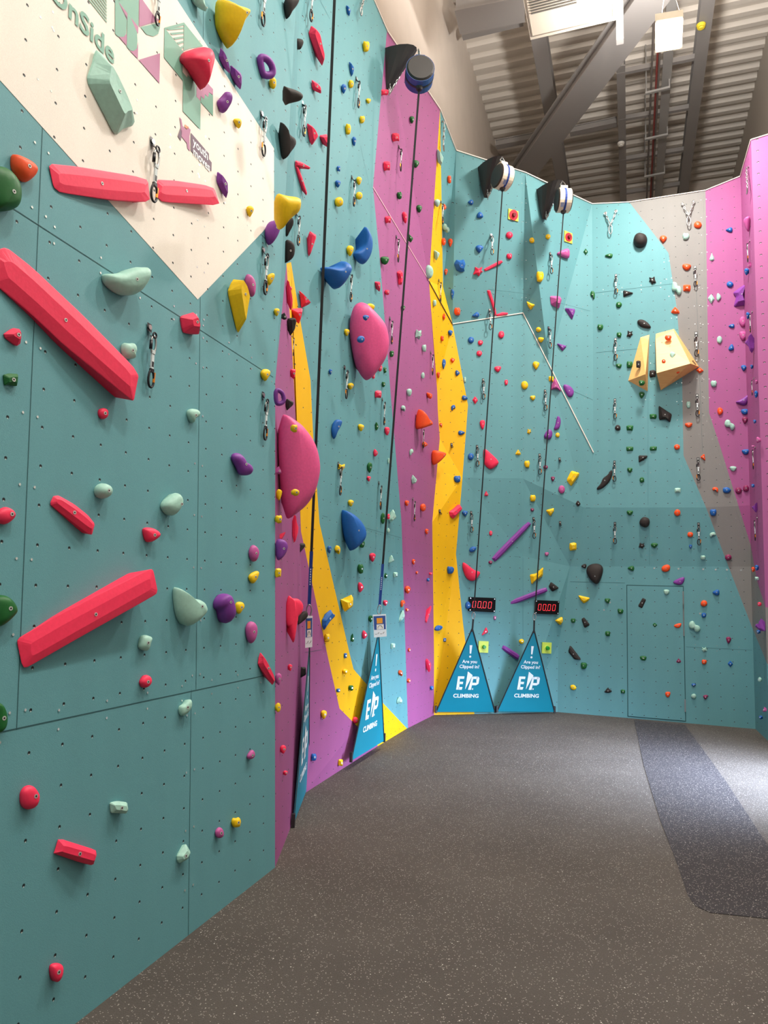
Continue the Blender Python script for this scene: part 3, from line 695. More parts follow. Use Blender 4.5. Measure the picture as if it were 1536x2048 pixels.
hold('r', [(97, 327), (155, 333), (270, 352), (296, 360), (300, 404), (225, 400), (120, 385), (107, 374)], 'long flat bar', True, .08)
hold('r', [(312, 359), (350, 361), (410, 370), (429, 377), (440, 411), (325, 404), (313, 393)], 'long flat bar', True, .08)
hold('m', [(381, -30), (382, 0), (390, 12), (414, 26), (407, 12), (405, -30)], 'fin-shaped', False)
H_(280, 0, 5.12, '''
y 770,-30 900,50 1050,92 1082,125 1060,180 980,285 935,420 905,508 870,480 790,330 765,240 *1020,140 h=.5 @big_flared
p 825,485 870,545 905,640 925,755 895,735 805,590 F @wedge-shaped_twin
p 922,660 1030,745 1045,790 1030,925 980,850 930,775 F @wedge-shaped_twin
p 1195,545 1290,555 1360,640 1388,730 1370,790 1320,805 1245,795 1215,690 ring @ring-shaped
y R 1357 850 74 130
r 400,600 430,540 500,515 620,478 675,515 702,590 690,680 630,930 600,910 520,760 450,670 410,640 *570,660 h=.55 @big_heart-shaped
p 780,1030 850,1000 860,940 920,938 945,990 935,1050 900,1110 870,1155 830,1162 800,1110 @twisted_lobed
y 950,1230 970,1212 1030,1215 1040,1270 1012,1330 980,1280 @pointed
p 790,1752 860,1820 900,1880 885,2035 850,1990 782,1860 F @wedge-shaped
''')
H_(0, 400, 5.12, '''
r -90,560 0,500 45,488 95,505 330,690 850,1180 1360,1700 1420,1800 1400,1900 1370,2060 1300,2010 660,1490 300,1150 0,905 -90,840 F h=.09 @very_long_flat_bar
m 1035,790 1050,755 1200,755 1280,722 1380,685 1440,690 1500,688 1522,740 1510,820 1430,950 1320,985 1200,960 1060,870 *1340,830 h=.42 @big_winged
r 35,1370 130,1310 205,1322 210,1470 170,1497 50,1412 F *160,1383 @triangular
g Q 110 1840 150 130
m O 1312 1548 175 180
''')
H_(280, 400, 5.12, '''
r 410,1190 560,1145 605,1340 600,1378 445,1362 425,1310 F *540,1250 @trapezoid
y 960,808 1050,900 1080,960 1115,1050 1050,1220 1005,1365 985,1320 895,940 930,850 F *1000,960 h=.5 @long_kite-shaped
k 1065,830 1090,750 1140,775 1180,860 1165,980 1135,1002 1090,920 @bean-shaped
y 1288,775 1370,738 1378,790 1325,888 1300,850 @flared
y D 1398 1150 60 85 w=B
y D 1278 1795 100 130
y D 1125 118 78 120
p 1275,310 1310,230 1370,205 1430,270 1390,390 1320,480 1285,420 *1360,280 h=.7 @big_tapered
''')
hold('y', [(549, 384), (573, 392), (596, 394), (600, 401), (597, 423), (579, 436), (566, 449), (557, 464), (549, 440)], 'big flared', wall='B', bolt=False)
H_(0, 790, 5.12, '''
r R 1055 190 105 115
r 545,1035 600,1028 760,1118 900,1230 972,1320 942,1432 900,1420 520,1130 515,1100 F h=.2 @short_flat_bar
m R 1040 985 160 160 h=.8 @cone-shaped
r -45,1200 40,1138 110,1165 147,1220 135,1270 60,1328 0,1322 -45,1280 *92,1218 @chunky
''')
H_(280, 790, 5.12, '''
m 480,160 520,137 590,150 612,190 590,225 545,250 540,297 510,270 480,210 @cup-shaped
m 190,1115 350,998 382,1010 397,1110 360,1205 320,1247 240,1200 *380,1120 h=.55 @winged
p 925,650 940,600 1000,588 1050,640 1060,690 1110,705 1147,760 1130,812 1090,827 1010,822 980,740 @S-shaped
r 20,1385 40,1355 130,1358 205,1412 190,1460 100,1517 50,1490 *118,1438 @rounded_triangular
k 1110,1590 1145,1528 1190,1550 1217,1610 1190,1700 1150,1712 1115,1660 @bean-shaped
y 1108,1840 1190,1795 1217,1815 1190,1900 1150,1942 1110,1890 @hooked
''')
H_(0, 1120, 5.12, '''
g -100,380 20,348 100,400 162,500 152,560 0,692 -100,690 *40,495 @big_bowl-shaped
g -60,1460 0,1458 50,1520 72,1630 55,1720 0,1772 -60,1772 @big_round
''')
hold('r', [(34, 1282), (40, 1274), (117, 1229), (293, 1141), (303, 1138), (307, 1142), (315, 1180), (313, 1188), (280, 1207), (150, 1280), (56, 1334), (48, 1335), (43, 1326)], 'very long flat bar', True, .09)
hold('m', [(276, 1290), (281, 1272), (290, 1269), (304, 1274), (301, 1282), (297, 1298), (293, 1303), (278, 1298)], 'lumpy', False)
hold('r', [(278, 1362), (290, 1348), (301, 1353), (303, 1363), (298, 1373), (287, 1377), (280, 1370)], 'chunky', False)
H_(280, 1120, 5.12, '''
m 335,300 350,273 375,290 450,360 500,390 590,400 640,440 657,510 600,600 520,670 480,677 420,650 360,540 337,400 *590,480 h=.4 @big_winged
p 748,440 770,390 830,338 890,350 920,400 957,550 920,630 870,657 820,610 800,510 755,495 *850,420 h=.6 @big_lobed
y 970,450 1000,425 1050,430 1067,480 1030,530 1010,562 975,520 @cup-shaped
k 1078,680 1110,630 1160,628 1197,690 1180,800 1140,862 1105,840 1080,760 @pocketed
r 1230,942 1290,1020 1370,1180 1372,1260 1352,1282 1205,1070 1215,1000 F @long_blade-shaped
m 393,1500 440,1480 505,1418 527,1445 520,1530 440,1607 400,1580 @hooked
k 1090,2000 1140,1935 1170,1960 1172,2020 1130,2047 1095,2030 @pocketed
y Q 1418 130 60 100 w=B
''')
H_(0, 1500, 2.743, '''
r R 158 258 104 138 *176,250
m Q 652 315 98 68
r 320,483 525,548 530,575 510,634 440,615 293,568 300,550 F h=.35 @short_flat_bar
m 1018,511 1046,560 1030,600 985,622 972,605 970,580 F @triangular
k R 1202 455 46 64
y O 1292 397 52 60
r H 308 1222 78 110 @tall_rounded
''')
H_(540, 0, 7.68, '''
x 213,-60 440,-60 430,20 380,110 300,200 245,325 230,200 w=B nb @large_pointed_fin
x 370,588 480,593 512,640 490,710 460,768 430,758 385,783 375,700 w=B nb @stubby
r 630,393 700,438 770,520 800,700 840,898 800,1015 770,960 588,520 F @long_blade-shaped w=C
r 640,1222 730,1280 782,1340 787,1442 660,1380 640,1330 F @blocky w=C
x 198,1308 260,1340 420,1388 490,1440 502,1490 460,1552 340,1580 260,1600 225,1627 205,1500 w=B @large_rounded_fin nb
b 1168,80 1200,90 1242,160 1215,258 1180,180 F @pointed
b 1213,938 1290,1030 1292,1080 1250,1184 1225,1080 F @pointed
b D 1130 1370 85 155
y O 1475 715 112 182
y O 1245 1290 80 132
y D 1510 1555 75 90
y O 1415 1835 82 125
y O 1200 1985 82 180
''')
hold('x', [(559, 238), (566, 258), (577, 271), (588, 277), (591, 287), (586, 297), (577, 307), (568, 320), (563, 317), (560, 280)], 'large pointed fin', wall='B', bolt=False)
hold('r', [(613, 246), (624, 252), (631, 260), (637, 272), (624, 291), (619, 283)], 'triangular', True, wall='C')
hold('r', [(638, 271), (655, 268), (655, 295), (648, 288)], 'triangular', True, wall='C', bolt=False)
H_(540, 260, 7.68, '''
b D 1290 178 66 152
b Q 1055 595 52 88
b D 1042 830 87 122
y D 1365 785 82 142
y R 1365 1010 96 128
y R 1055 1105 126 158
y D 1225 1860 112 168
r 388,465 480,490 600,560 622,582 600,607 500,580 430,552 385,560 F @slim_upper_arm w=C
r 385,560 430,560 500,740 572,970 555,1010 530,960 420,680 F @slim_lower_arm w=C
r 600,1543 722,1622 600,1948 581,1900 F @triangular w=C
x 330,1325 362,1390 350,1470 290,1570 245,1668 208,1480 w=B nb @pointed_fin
x 235,1690 290,1683 360,1740 382,1830 360,1965 240,2045 222,2043 216,1820 w=B @large_dome-shaped
''')
hold('b', [(727, 449), (736, 462), (743, 480), (743, 500), (738, 515), (730, 526), (724, 530), (712, 522), (705, 508), (711, 503), (719, 499), (726, 488)], 'large crescent-shaped', wall='C')
H_(540, 520, 7.68, '''
b 768,108 900,108 1010,105 1070,20 1130,18 1190,80 1202,170 1100,360 1010,462 940,430 850,300 780,170 *1040,190 h=.6 @large_shell-shaped
r 262,298 290,380 345,430 320,460 352,620 320,780 300,740 253,450 F w=B nb @long_jagged
r 443,462 520,540 627,650 600,680 480,742 460,560 F w=C @triangular
r 323,750 502,735 475,900 440,987 400,900 330,790 F w=C @triangular
x U 220 860 78 114 w=B
x 263,900 330,885 390,895 407,940 380,1070 303,1178 F w=B nb @wedge-shaped
y D 1178 1115 87 118 
b D 928 1720 52 92
y D 1238 1940 92 108
r 315,1672 396,1678 386,1780 365,1842 320,1740 F w=B @half-moon
''')
hold('P', [(721, 604), (710, 609), (703, 624), (699, 650), (700, 676), (708, 722), (717, 744), (727, 758), (735, 762), (748, 749), (769, 720), (776, 696), (776, 676), (771, 653), (764, 641), (747, 622), (730, 606)], 'huge smooth dome volume on the teal beside the purple stripe', False, .34, wall='C', bolt=False, tilt=1.4, bsc=.7, name='climbing_volume')
hold('P', [(568, 827), (563, 834), (559, 860), (557, 900), (559, 940), (563, 985), (568, 1020), (574, 1040), (585, 1032), (610, 1013), (628, 985), (637, 950), (638, 930), (634, 905), (625, 880), (602, 850), (585, 838)], 'huge smooth dome volume', False, .3, wall='B', bolt=False, tilt=1.4, bsc=.7, name='climbing_volume')
H_(720, 520, 7.68, '''
y 85,715 110,680 160,662 215,690 222,730 190,785 130,750 w=C @rounded nb
b D 90 890 96 90 w=C l=.24 on=the_pink_dome_beside_the_purple_stripe
b R 10 1220 120 112 w=C l=.26 on=the_pink_dome_beside_the_purple_stripe
''')
H_(540, 780, 7.68, '''
p 55,-60 180,-15 230,90 235,200 160,250 70,245 ring w=B @ring-shaped
x 256,128 362,185 356,230 255,322 246,200 F w=B nb @triangular
y O 370 590 104 134 w=B l=.22 on=the_pink_dome_on_the_side_face
y R 392 1572 117 112 w=B l=.24 on=the_pink_dome_on_the_side_face
k U 135 1230 82 122 w=B
y D 140 1610 87 180 w=B nb
y O 130 1985 108 132 w=B
b 985,470 1040,448 1097,470 1095,510 1075,565 1020,650 975,788 938,640 950,560 @long_curved *1030,560
y D 1395 580 92 117
y S 1100 1185 112 112
y D 1240 1740 88 112
x O 555 1785 60 90 w=B nb
''')
hold('r', [(588, 1027), (592, 1040), (597, 1055), (596, 1066), (588, 1087), (585, 1070)], 'long jagged', True, wall='B', bolt=False)
H_(540, 1040, 7.68, '''
r 237,178 225,230 180,297 153,282 F w=B nb @slim_slanting
p 85,290 200,293 260,350 272,430 220,550 112,648 90,500 w=B @large_dome-shaped *180,440
x 450,352 530,358 548,400 480,480 438,523 430,430 F w=B nb @wedge-shaped
r 275,1137 330,1205 430,1203 500,1270 517,1350 480,1440 430,1472 425,1550 410,1600 380,1800 350,1925 305,1640 250,1630 235,1400 w=B @huge_petal-shaped nb h=.2 t=2
x 530,1378 585,1430 572,1500 480,1580 412,1623 425,1500 w=B nb @rounded_fin
b D 912 455 62 122
y K 1030 460 90 148
g O 1415 370 82 122
g O 1385 750 92 162
r E 1395 1030 87 172
y 1078,1220 1110,1212 1180,1225 1245,1142 1277,1190 1272,1330 1150,1412 1128,1380 F @large_chiselled *1200,1300
b 798,1530 860,1440 930,1373 952,1430 1002,1460 990,1490 920,1560 830,1698 803,1640 @long_angular F
y O 880 1810 92 142
g U 1265 1805 52 132
r E 1455 1765 82 148
''')
hold('b', [(682, 1019), (690, 1021), (705, 1028), (722, 1045), (729, 1062), (728, 1074), (722, 1085), (702, 1103), (697, 1099), (690, 1080), (684, 1055)], 'huge shield-shaped', False, .5, wall='C')
H_(540, 1300, 7.68, '''
r D 310 270 62 112 w=B
x 463,258 552,263 556,380 463,432 F w=B nb @wedge-shaped
y D 825 995 92 152
b O 675 1645 84 124
y Q 1085 1730 72 108
b Q 1160 85 47 82
y D 1155 335 82 87
g O 1240 582 77 92
b O 1045 620 62 64
r R 1310 1080 82 112
r D 205 1530 92 142 w=B
r D 240 1890 67 82 w=B
k D 135 450 98 190 w=B
y R 125 880 80 152 w=B
''')
H_(720, 0, 7.68, '''
r Q 380 1418 112 92
g D 795 1845 72 122
''')
H_(720, 260, 7.68, '''
r Q 550 110 112 132
r Q 412 555 102 152
g D 855 525 97 132
g O 600 1005 77 122
g D 905 1215 87 127
r Q 430 1378 87 112
r 638,1270 690,1248 727,1320 702,1447 680,1420 @half-moon
g 723,1568 822,1665 777,1735 730,1650 F @wedge-shaped
m 1188,285 1242,350 1283,430 1245,553 1200,500 1183,400 F @tall_faceted w=D
m D 1185 1125 92 134 w=D
m 1133,1833 1230,1893 1165,2018 F @triangular w=D
o O 1368 760 62 132
o E 1298 1183 62 112
m B 1320 1510 100 152
o R 1285 1715 62 124
o D 1388 1735 76 137
''')
H_(720, 520, 7.68, '''
g H 378 10 128 132
r 563,185 620,153 657,190 657,300 640,382 590,382 600,280 F @curved_blocky
r 223,330 312,333 302,498 245,400 F @half-moon
r O 410 497 72 84
m R 1055 180 124 224 @large_ribbed_round
g D 660 740 66 92
m O 1145 660 56 104
o D 1320 185 57 104
b D 1418 530 62 164
o M 1290 870 48 118
o O 1490 790 102 132
m S 897 1145 107 162
m O 980 1355 67 124
o O 1260 1205 48 92
b D 1385 1125 67 94
g O 488 1440 62 104
b D 1285 1605 72 164
o D 1422 1545 77 78
o D 1203 1770 48 104
m R 965 1775 52 108
r H 305 1665 67 112
g O 378 1690 52 94
r O 210 1785 42 84
g O 362 1910 52 88
b E 1500 1735 74 102
''')
H_(720, 780, 7.68, '''
r Q 278 65 102 118
m H 752 40 77 124
o E 1070 80 77 122 -30
m K 660 285 66 104
o 893,288 925,310 970,420 1050,465 1070,530 1050,552 900,602 870,605 848,570 865,400 *1000,510 h=.6 @large_flared
b K 1435 275 72 97
g E 260 560 52 148
r H 412 630 77 137
o K 1240 540 48 74 w=D
o E 997 835 82 92
m K 790 960 62 114
r E 240 965 72 124
o 1113,918 1200,935 1282,960 1272,1030 1130,1168 1100,1120 1098,1000 *1240,1000 h=.6 @large_flared
m R 440 1090 32 94
g D 145 1195 82 168
r D 135 1365 62 87
m 808,1298 877,1380 852,1432 803,1443 788,1360 F @pyramid-shaped
o D 720 1740 67 94
o R 965 1805 82 124
b O 1490 1368 112 112 w=D
b O 1100 1990 67 114 w=D
g R 350 1970 62 184
r R 435 1945 47 94
m 505,1820 562,1960 470,2033 433,1990 F @pyramid-shaped
''')
hold('r', [(898, 1023), (908, 1017), (919, 1008), (925, 1018), (907, 1038), (900, 1033)], 'long angular', True, wall='D')
H_(720, 1040, 7.68, '''
m R 435 165 42 84
r D 188 575 97 142
m 480,527 532,630 433,668 F @pyramid-shaped
g M 398 855 52 92
m Q 545 840 67 84
o D 1025 180 52 92
o D 822 645 52 92
o D 875 812 38 48
r O 1085 825 52 44
b R 1048 918 47 58
o D 730 1075 87 124
b O 1388 770 107 124 w=D
r D 388 1275 67 94
o K 655 1285 72 118
o E 730 1380 57 54
m 660,1372 692,1480 610,1573 588,1530 F @pyramid-shaped
r 1085,1307 1097,1360 1020,1592 998,1540 F @long_slim
b R 1203 1660 132 84 -18 @oval w=D
b Q 1300 1840 47 62 w=D
g D 163 1520 67 114
m Q 508 1935 67 92
o D 755 1998 42 64
''')
H_(700, 1280, 7.68, '''
r 1178,278 1252,370 1212,513 1158,320 F @blade-shaped
o K 770 510 67 104
o M 905 625 62 78
b D 1255 740 57 74
m 765,863 807,930 797,977 718,972 720,930 F @house-shaped
''')
H_(880, 260, 7.68, '''
b L 465 1112 92 92
b E 620 1318 104 112 30
b D 605 1830 127 122
r R 1065 1615 104 114
r O 1062 1940 87 92
''')
H_(880, 500, 7.68, '''
b O 305 240 184 194 @large_faceted F
r S 585 330 154 154
r 673,290 940,153 972,190 700,332 F @slim_straight_bar nb
r 718,620 770,613 830,800 870,990 840,1017 800,850 F @slim_steep_bar nb
r 865,990 960,953 1045,965 1042,992 870,1027 F @slim_level_bar nb
y 1328,785 1400,820 1460,840 1395,925 1350,870 @pointed F
b L 545 1000 122 92 -12
r R 940 1300 97 117
b R 475 1385 92 102
r R 620 1425 77 82
r R 603 1590 87 92
r H 885 1830 107 97
m O 380 1990 42 92 w=D
''')
H_(880, 740, 7.68, '''
r O 1018 190 57 88
y R 1300 230 107 134 @knobbly
y H 1425 430 87 77
b E 385 430 102 82 10
r M 540 465 82 118
r H 650 840 82 154
b E 335 965 112 77
y S 1370 945 67 92
y U 1200 1262 87 92
b R 472 1330 94 112
r 665,1210 700,1213 800,1300 902,1400 897,1450 790,1532 720,1502 665,1420 @large_shield-shaped h=.3
y O 1335 1445 92 112
r U 710 1895 62 88
y O 1428 1970 97 112
''')
H_(880, 980, 7.68, '''
b D 382 362 92 88
d R 1418 303 57 52
r R 780 662 52 78
p 788,1040 1350,483 1407,525 850,1112 F @long_slanting_bar h=.3
b R 502 910 122 77 -30 @oval
d R 775 1110 62 52
r 343,1112 380,1113 530,1240 617,1250 610,1300 540,1392 480,1402 400,1360 340,1200 @large_crescent-shaped h=.35
b R 430 1770 92 124
k O 845 1965 47 62
''')
H_(1040, 1040, 7.68, '''
y 148,838 250,820 360,718 350,860 230,940 178,992 F @long_arrow-shaped nb
y Q 815 408 112 122
k O 412 522 67 57
x L 980 708 87 77
x 1013,750 1060,690 1150,665 1240,680 1282,740 1270,830 1220,960 1165,992 1090,930 1030,840 @large_teardrop_dish *1157,880
x 475,948 605,1045 495,1102 438,1020 F @kite-shaped
y 893,1153 1077,1195 1050,1240 980,1282 920,1220 F @wide_triangular
g E 1350 1230 87 97 -40
g O 815 1545 82 72
x 943,1520 985,1493 1077,1610 990,1662 F @wedge-shaped
g O 1345 1745 87 82
g O 1520 1390 42 62
''')
hold('p', [(1003.5, 1206), (1040, 1194), (1092, 1174), (1096, 1183), (1040, 1204), (1008, 1216)], 'long gently slanting bar', True, .3, bolt=False)
H_(860, 1180, 5.69, '''
r 640,418 664,480 583,522 F @triangular
y R 1040 585 58 62
p 835,623 1022,740 1002,802 813,670 F @short_slanting_bar nb
y 1418,345 1505,303 1512,350 1485,402 F @triangular
''')
H_(1040, 320, 7.68, '''
y R 183 1235 82 92
y R 427 1178 76 82
y O 308 1795 117 178
k 558,1430 650,1385 720,1353 750,1380 757,1490 735,1522 580,1467 @triangular *700,1420 h=.35
g M 1010 1412 72 104
g L 1362 1470 127 77 
''')
H_(1040, 560, 7.68, '''
k 458,243 610,248 642,300 600,442 475,385 F @boxy_scooped
g K 1112 235 77 134
p 678,428 840,443 847,480 800,618 F @triangular
g O 1510 385 78 92
g O 1237 725 97 97
y R 285 762 87 77
y H 322 920 92 82
p 558,968 720,1013 650,1098 F @triangular
y D 245 1315 107 132
y Q 478 1520 77 87
k 540,1498 590,1620 637,1712 550,1670 458,1697 490,1600 F @pyramid-shaped
p 648,1598 760,1613 837,1700 810,1790 750,1807 700,1740 @shield-shaped h=.3
''')
H_(1040, 800, 7.68, '''
p 570,238 612,260 632,340 600,452 508,462 545,380 @curved_upper
p 383,510 440,438 502,480 490,580 440,612 385,592 363,560 @round-ended_lower
y R 578 538 67 77
d R 393 1030 72 62
d D 505 1212 62 77
y 788,1083 912,1120 902,1165 850,1240 785,1328 713,1230 F @large_chiselled *820,1180
k R 640 1372 102 132 @pocketed
x M 892 1590 82 97
y 393,1693 522,1658 522,1710 465,1788 F @triangular
x 1400,1062 1427,1110 1390,1240 1290,1345 1190,1387 1173,1355 1240,1290 1270,1200 1350,1150 @large_wing-shaped h=.3
''')
H_(1100, 1280, 7.68, '''
x 310,73 487,305 375,300 278,180 F @blade-shaped
g O 523 393 107 107
y R 358 728 102 77 35 @oval
x U 890 770 122 82
g Q 1120 790 67 62
g L 1430 280 107 82
''')
H_(1220, 360, 7.68, '''
x R 465 935 226 236 @large_round_drum h=.7 nb
o D 818 912 122 117
m O 1170 868 112 112
o R 1348 692 122 112
o H 1178 1340 137 102
x S 652 1545 117 127
x 203,1688 372,1735 203,1803 F @triangular
m B 1025 1665 162 212 @large_double-lobed
o Q 1182 1658 117 107
o U 1000 2000 132 112
g R 137 1915 97 87
g K 1145 -10 2 2
'''.replace('g K 1145 -10 2 2\n', ''))
H_(1220, 620, 7.68, '''
x 408,190 440,145 520,148 600,210 637,270 600,287 480,270 @long_tapered
g O 137 380 82 87
x S 302 372 97 117
g H 137 860 92 72
g O 303 840 107 112
x Q 655 978 102 117
o O 890 428 112 87 l=.14 on=the_big_wooden_volume
m D 960 702 92 117 l=.2 on=the_big_wooden_volume
o R 825 785 62 62 l=.24 on=the_big_wooden_volume
o H 1035 942 107 72 l=.2 on=the_big_wooden_volume
g O 492 1122 107 87 l=.16 on=the_slim_wooden_volume
x Q 438 832 74 118 l=.14 on=the_slim_wooden_volume
g D 488 1310 92 102
o M 1380 930 117 92
m O 1203 1455 67 107
g Q 663 1635 107 77
x 745,1463 850,1535 952,1600 925,1728 850,1680 750,1692 F @large_flag-shaped
o H 1207 1768 117 77
x R 120 1808 92 92
g Q 303 1812 107 82
''')
H_(1220, 880, 7.68, '''
g Q 303 135 107 72
g Q 665 130 107 67
o R 1030 108 97 87
x 438,235 577,238 572,270 440,352 F @triangular
g E 310 455 87 92 -30
g R 488 612 77 87
o 1383,265 1450,208 1467,322 F @triangular
m Q 1037 772 97 77
g H 305 1120 102 77
x R 533 1265 167 167 @large_round_drum h=.6 nb
o R 1035 1115 102 107
o R 1232 1453 92 87
b D 1237 1640 52 67
x S 487 1622 97 97
g D 680 1620 112 77
m O 1425 1805 87 72
g L 320 1970 107 82
o R 858 1970 144 112 -25 @oval
''')
H_(1220, 1130, 7.68, '''
p 938,260 1140,168 1147,230 1110,302 1040,307 @long_teardrop h=.3
m H 868 418 97 92
x 500,498 562,530 495,672 423,635 F @bow-tie-shaped
g O 165 712 97 77
g M 688 922 82 77
o 958,925 1102,878 1092,950 1030,977 @long_pointed
o R 1442 592 107 107
b R 1442 770 77 77
m B 1295 945 184 174 @large_double-lobed
m S 1448 1300 87 82
g H 505 1432 102 77
d U 1052 1465 82 82
o O 1450 1490 87 77
b D 1285 1845 72 52
m R 1285 2015 82 82
d D 1468 2030 77 72
o H 888 1990 87 92
''')
H_(1386, 260, 10.24, '''
k 1020,1870 1080,1780 1170,1758 1170,1900 1160,2040 1130,2110 w=R nb @tapered
''')
H_(1386, 440, 10.24, '''
b L 735 205 152 112
m U 385 755 102 168
b D 1098 1065 97 152 w=R
b R 755 1320 144 132
p 818,1490 960,1380 1117,1283 1120,1345 1030,1560 1127,1740 1040,1752 830,1782 880,1590 F @large_pyramid-shaped w=E
m M 375 1615 138 204
m E 530 1580 102 184
k U 1150 910 72 144 w=R
''')
H_(1386, 620, 10.24, '''
b D 1125 120 77 152 w=R
k R 1020 240 154 214 @pocketed w=E
b L 785 330 132 97
k H 1025 535 157 212 w=E
m R 543 610 117 164
b E 795 775 117 162 30
p 1190,468 1210,640 1252,800 1202,892 1160,770 1063,690 1070,650 1150,570 F @tall_pyramid-shaped w=R nb
b D 1040 1190 127 127
b D 1200 1165 62 92 w=R
m O 420 1510 142 142
b D 1290 1730 72 154 w=R
k D 1295 1480 52 92 w=R
p 853,1885 1000,1830 1172,1688 1162,1780 1110,1930 1030,1962 930,1922 @large_crescent-shaped w=E h=.4
''')
H_(1386, 800, 10.24, '''
o R 555 230 122 158
m B 755 510 224 224 @large_double-lobed
b H 1060 245 168 122
d D 1065 420 127 144
b D 1262 445 62 82 w=R
b H 1075 1065 162 117
m H 820 1410 147 112
k E 1345 820 102 142 w=R
k E 1230 950 72 52 w=R
o K 455 1840 137 112
b R 690 1845 172 132 @oval
d R 930 1855 142 144
d R 1085 1810 132 144
b R 1225 1755 67 78 w=R
''')
H_(1386, 980, 10.24, '''
b O 410 460 144 154
m K 405 920 132 112
d R 720 1380 147 132
p 1193,350 1280,300 1317,248 1302,482 F @thin_triangular w=R nb
o D 1230 1630 67 112 w=R
b D 1305 1595 77 122 w=R
m Q 1305 1815 77 77 w=R
''')
H_(1386, 1160, 10.24, '''
b L 465 255 157 132
d D 730 1230 117 144
b M 765 1715 112 124
r R 1360 495 82 92 w=R
p 1400,778 1422,850 1487,1050 1372,1042 1263,950 1290,900 1362,890 F @tall_pyramid-shaped w=R nb
b D 1340 1065 82 82 w=R
''')
H_(1336, 1330, 7.68, '''
m R 1408 225 60 77 w=R
k U 1480 680 62 82 w=R
b D 1422 808 62 62 w=R
''')
# labels: colour, look, and rank among the same colour in the same part of the wall
def section(h):
    w, c, x, y = h['w'], h['c'], h['x'], h['y']
    if h['on']: return 'on ' + h['on']
    if w == 'A': return 'on the cream logo panel' if c == 'c' else 'on the near teal wall'
    if w == 'B': return 'on the narrow side face'
    if w == 'C':
        if c == 't': return 'on the tall left teal panel'
        if c == 'y': return 'on the left yellow band'
        return 'on the low purple patch' if x < 790 and y > 1000 else 'on the tall purple stripe'
    if w == 'D': return 'on the right-hand yellow band' if c == 'y' else ('on the timer wall, left half' if x < 1048 else 'on the timer wall, right half')
    if w == 'E':
        if c == 't': return 'on the back teal wall'
        return 'on the grey back panel' if c == 'g' else 'on the purple back panel'
    return 'on the right-hand return face'
ORD = 'lowest second third fourth fifth sixth seventh eighth ninth tenth eleventh twelfth thirteenth fourteenth fifteenth sixteenth seventeenth eighteenth nineteenth twentieth'.split()
grp = {}
for h in HOLDS: grp.setdefault((h['col'], section(h)), []).append(h)
for (c, s), L_ in grp.items():
    L_.sort(key=lambda h: h['z']); n = len(L_)
    for i, h in enumerate(L_):
        if n == 1: rk = 'only %s one' % HN[c]
        elif i == 0: rk = 'lowest %s one' % HN[c]
        elif i == n - 1: rk = 'topmost %s one' % HN[c]
        elif i < (n + 1) // 2: rk = '%s %s from bottom' % (ORD[i], HN[c])
        else: rk = '%s %s from top' % (ORD[n - 1 - i], HN[c])
        sz = h['size']; wd = h['word']; big = any(k in wd for k in ('large', 'big', 'huge', 'long', 'small'))
        size = '' if big else ('small ' if sz < .14 else ('medium ' if sz < .26 else 'large '))
        if h['o'].name.startswith('climbing_volume'):
            tag(h['o'], 'huge smooth pink dome volume ' + ('on the tall teal panel beside the purple stripe' if h['w'] == 'C' else 'bulging from the narrow side face'), 'climbing volume'); continue
        tag(h['o'], '%s%s %s hold, %s %s' % (size, wd, HN[c], rk, s), 'climbing hold', '%s climbing holds' % HN[c])
# the 300 that show largest stay objects of their own; the tiny rest is one
def pxsize(o):
    ps = [proj(o.location + v.co) for v in o.data.vertices]; xs = [min(1536, max(0, p[0])) for p in ps]; ys = [min(2048, max(0, p[1])) for p in ps]
    return (max(xs) - min(xs)) * (max(ys) - min(ys))
hs = sorted([h for h in HOLDS if h['o'].name.startswith('climbing_hold')], key=lambda h: -pxsize(h['o']))
bmr = bmesh.new(); mats_ = []
for h in hs[300:]:
    o = h['o']; k = o.data.copy(); k.transform(Matrix.Translation(o.location))
    mt = o.data.materials[0]
    if mt not in mats_: mats_.append(mt)
    n0 = len(bmr.faces); bmr.from_mesh(k); bmr.faces.ensure_lookup_table()
    for f in bmr.faces[n0:]: f.material_index = mats_.index(mt)
    for ch in list(o.children):
        kb = ch.data.copy(); kb.transform(Matrix.Translation(o.location + ch.location) @ ch.rotation_euler.to_matrix().to_4x4() @ Matrix.Diagonal((*ch.scale, 1)))
        if BOLT not in mats_: mats_.append(BOLT)
        n0 = len(bmr.faces); bmr.from_mesh(kb); bmr.faces.ensure_lookup_table()
        for f in bmr.faces[n0:]: f.material_index = mats_.index(BOLT)
        bpy.data.objects.remove(ch)
    bpy.data.objects.remove(o); h['o'] = None
me = bpy.data.meshes.new('climbing_holds_small'); bmr.to_mesh(me); bmr.free()
for mt in mats_: me.materials.append(mt)
so = newobj('small_climbing_holds', me); so['kind'] = 'stuff'; tag(so, 'the many smallest and farthest climbing holds scattered over the walls', 'climbing holds')

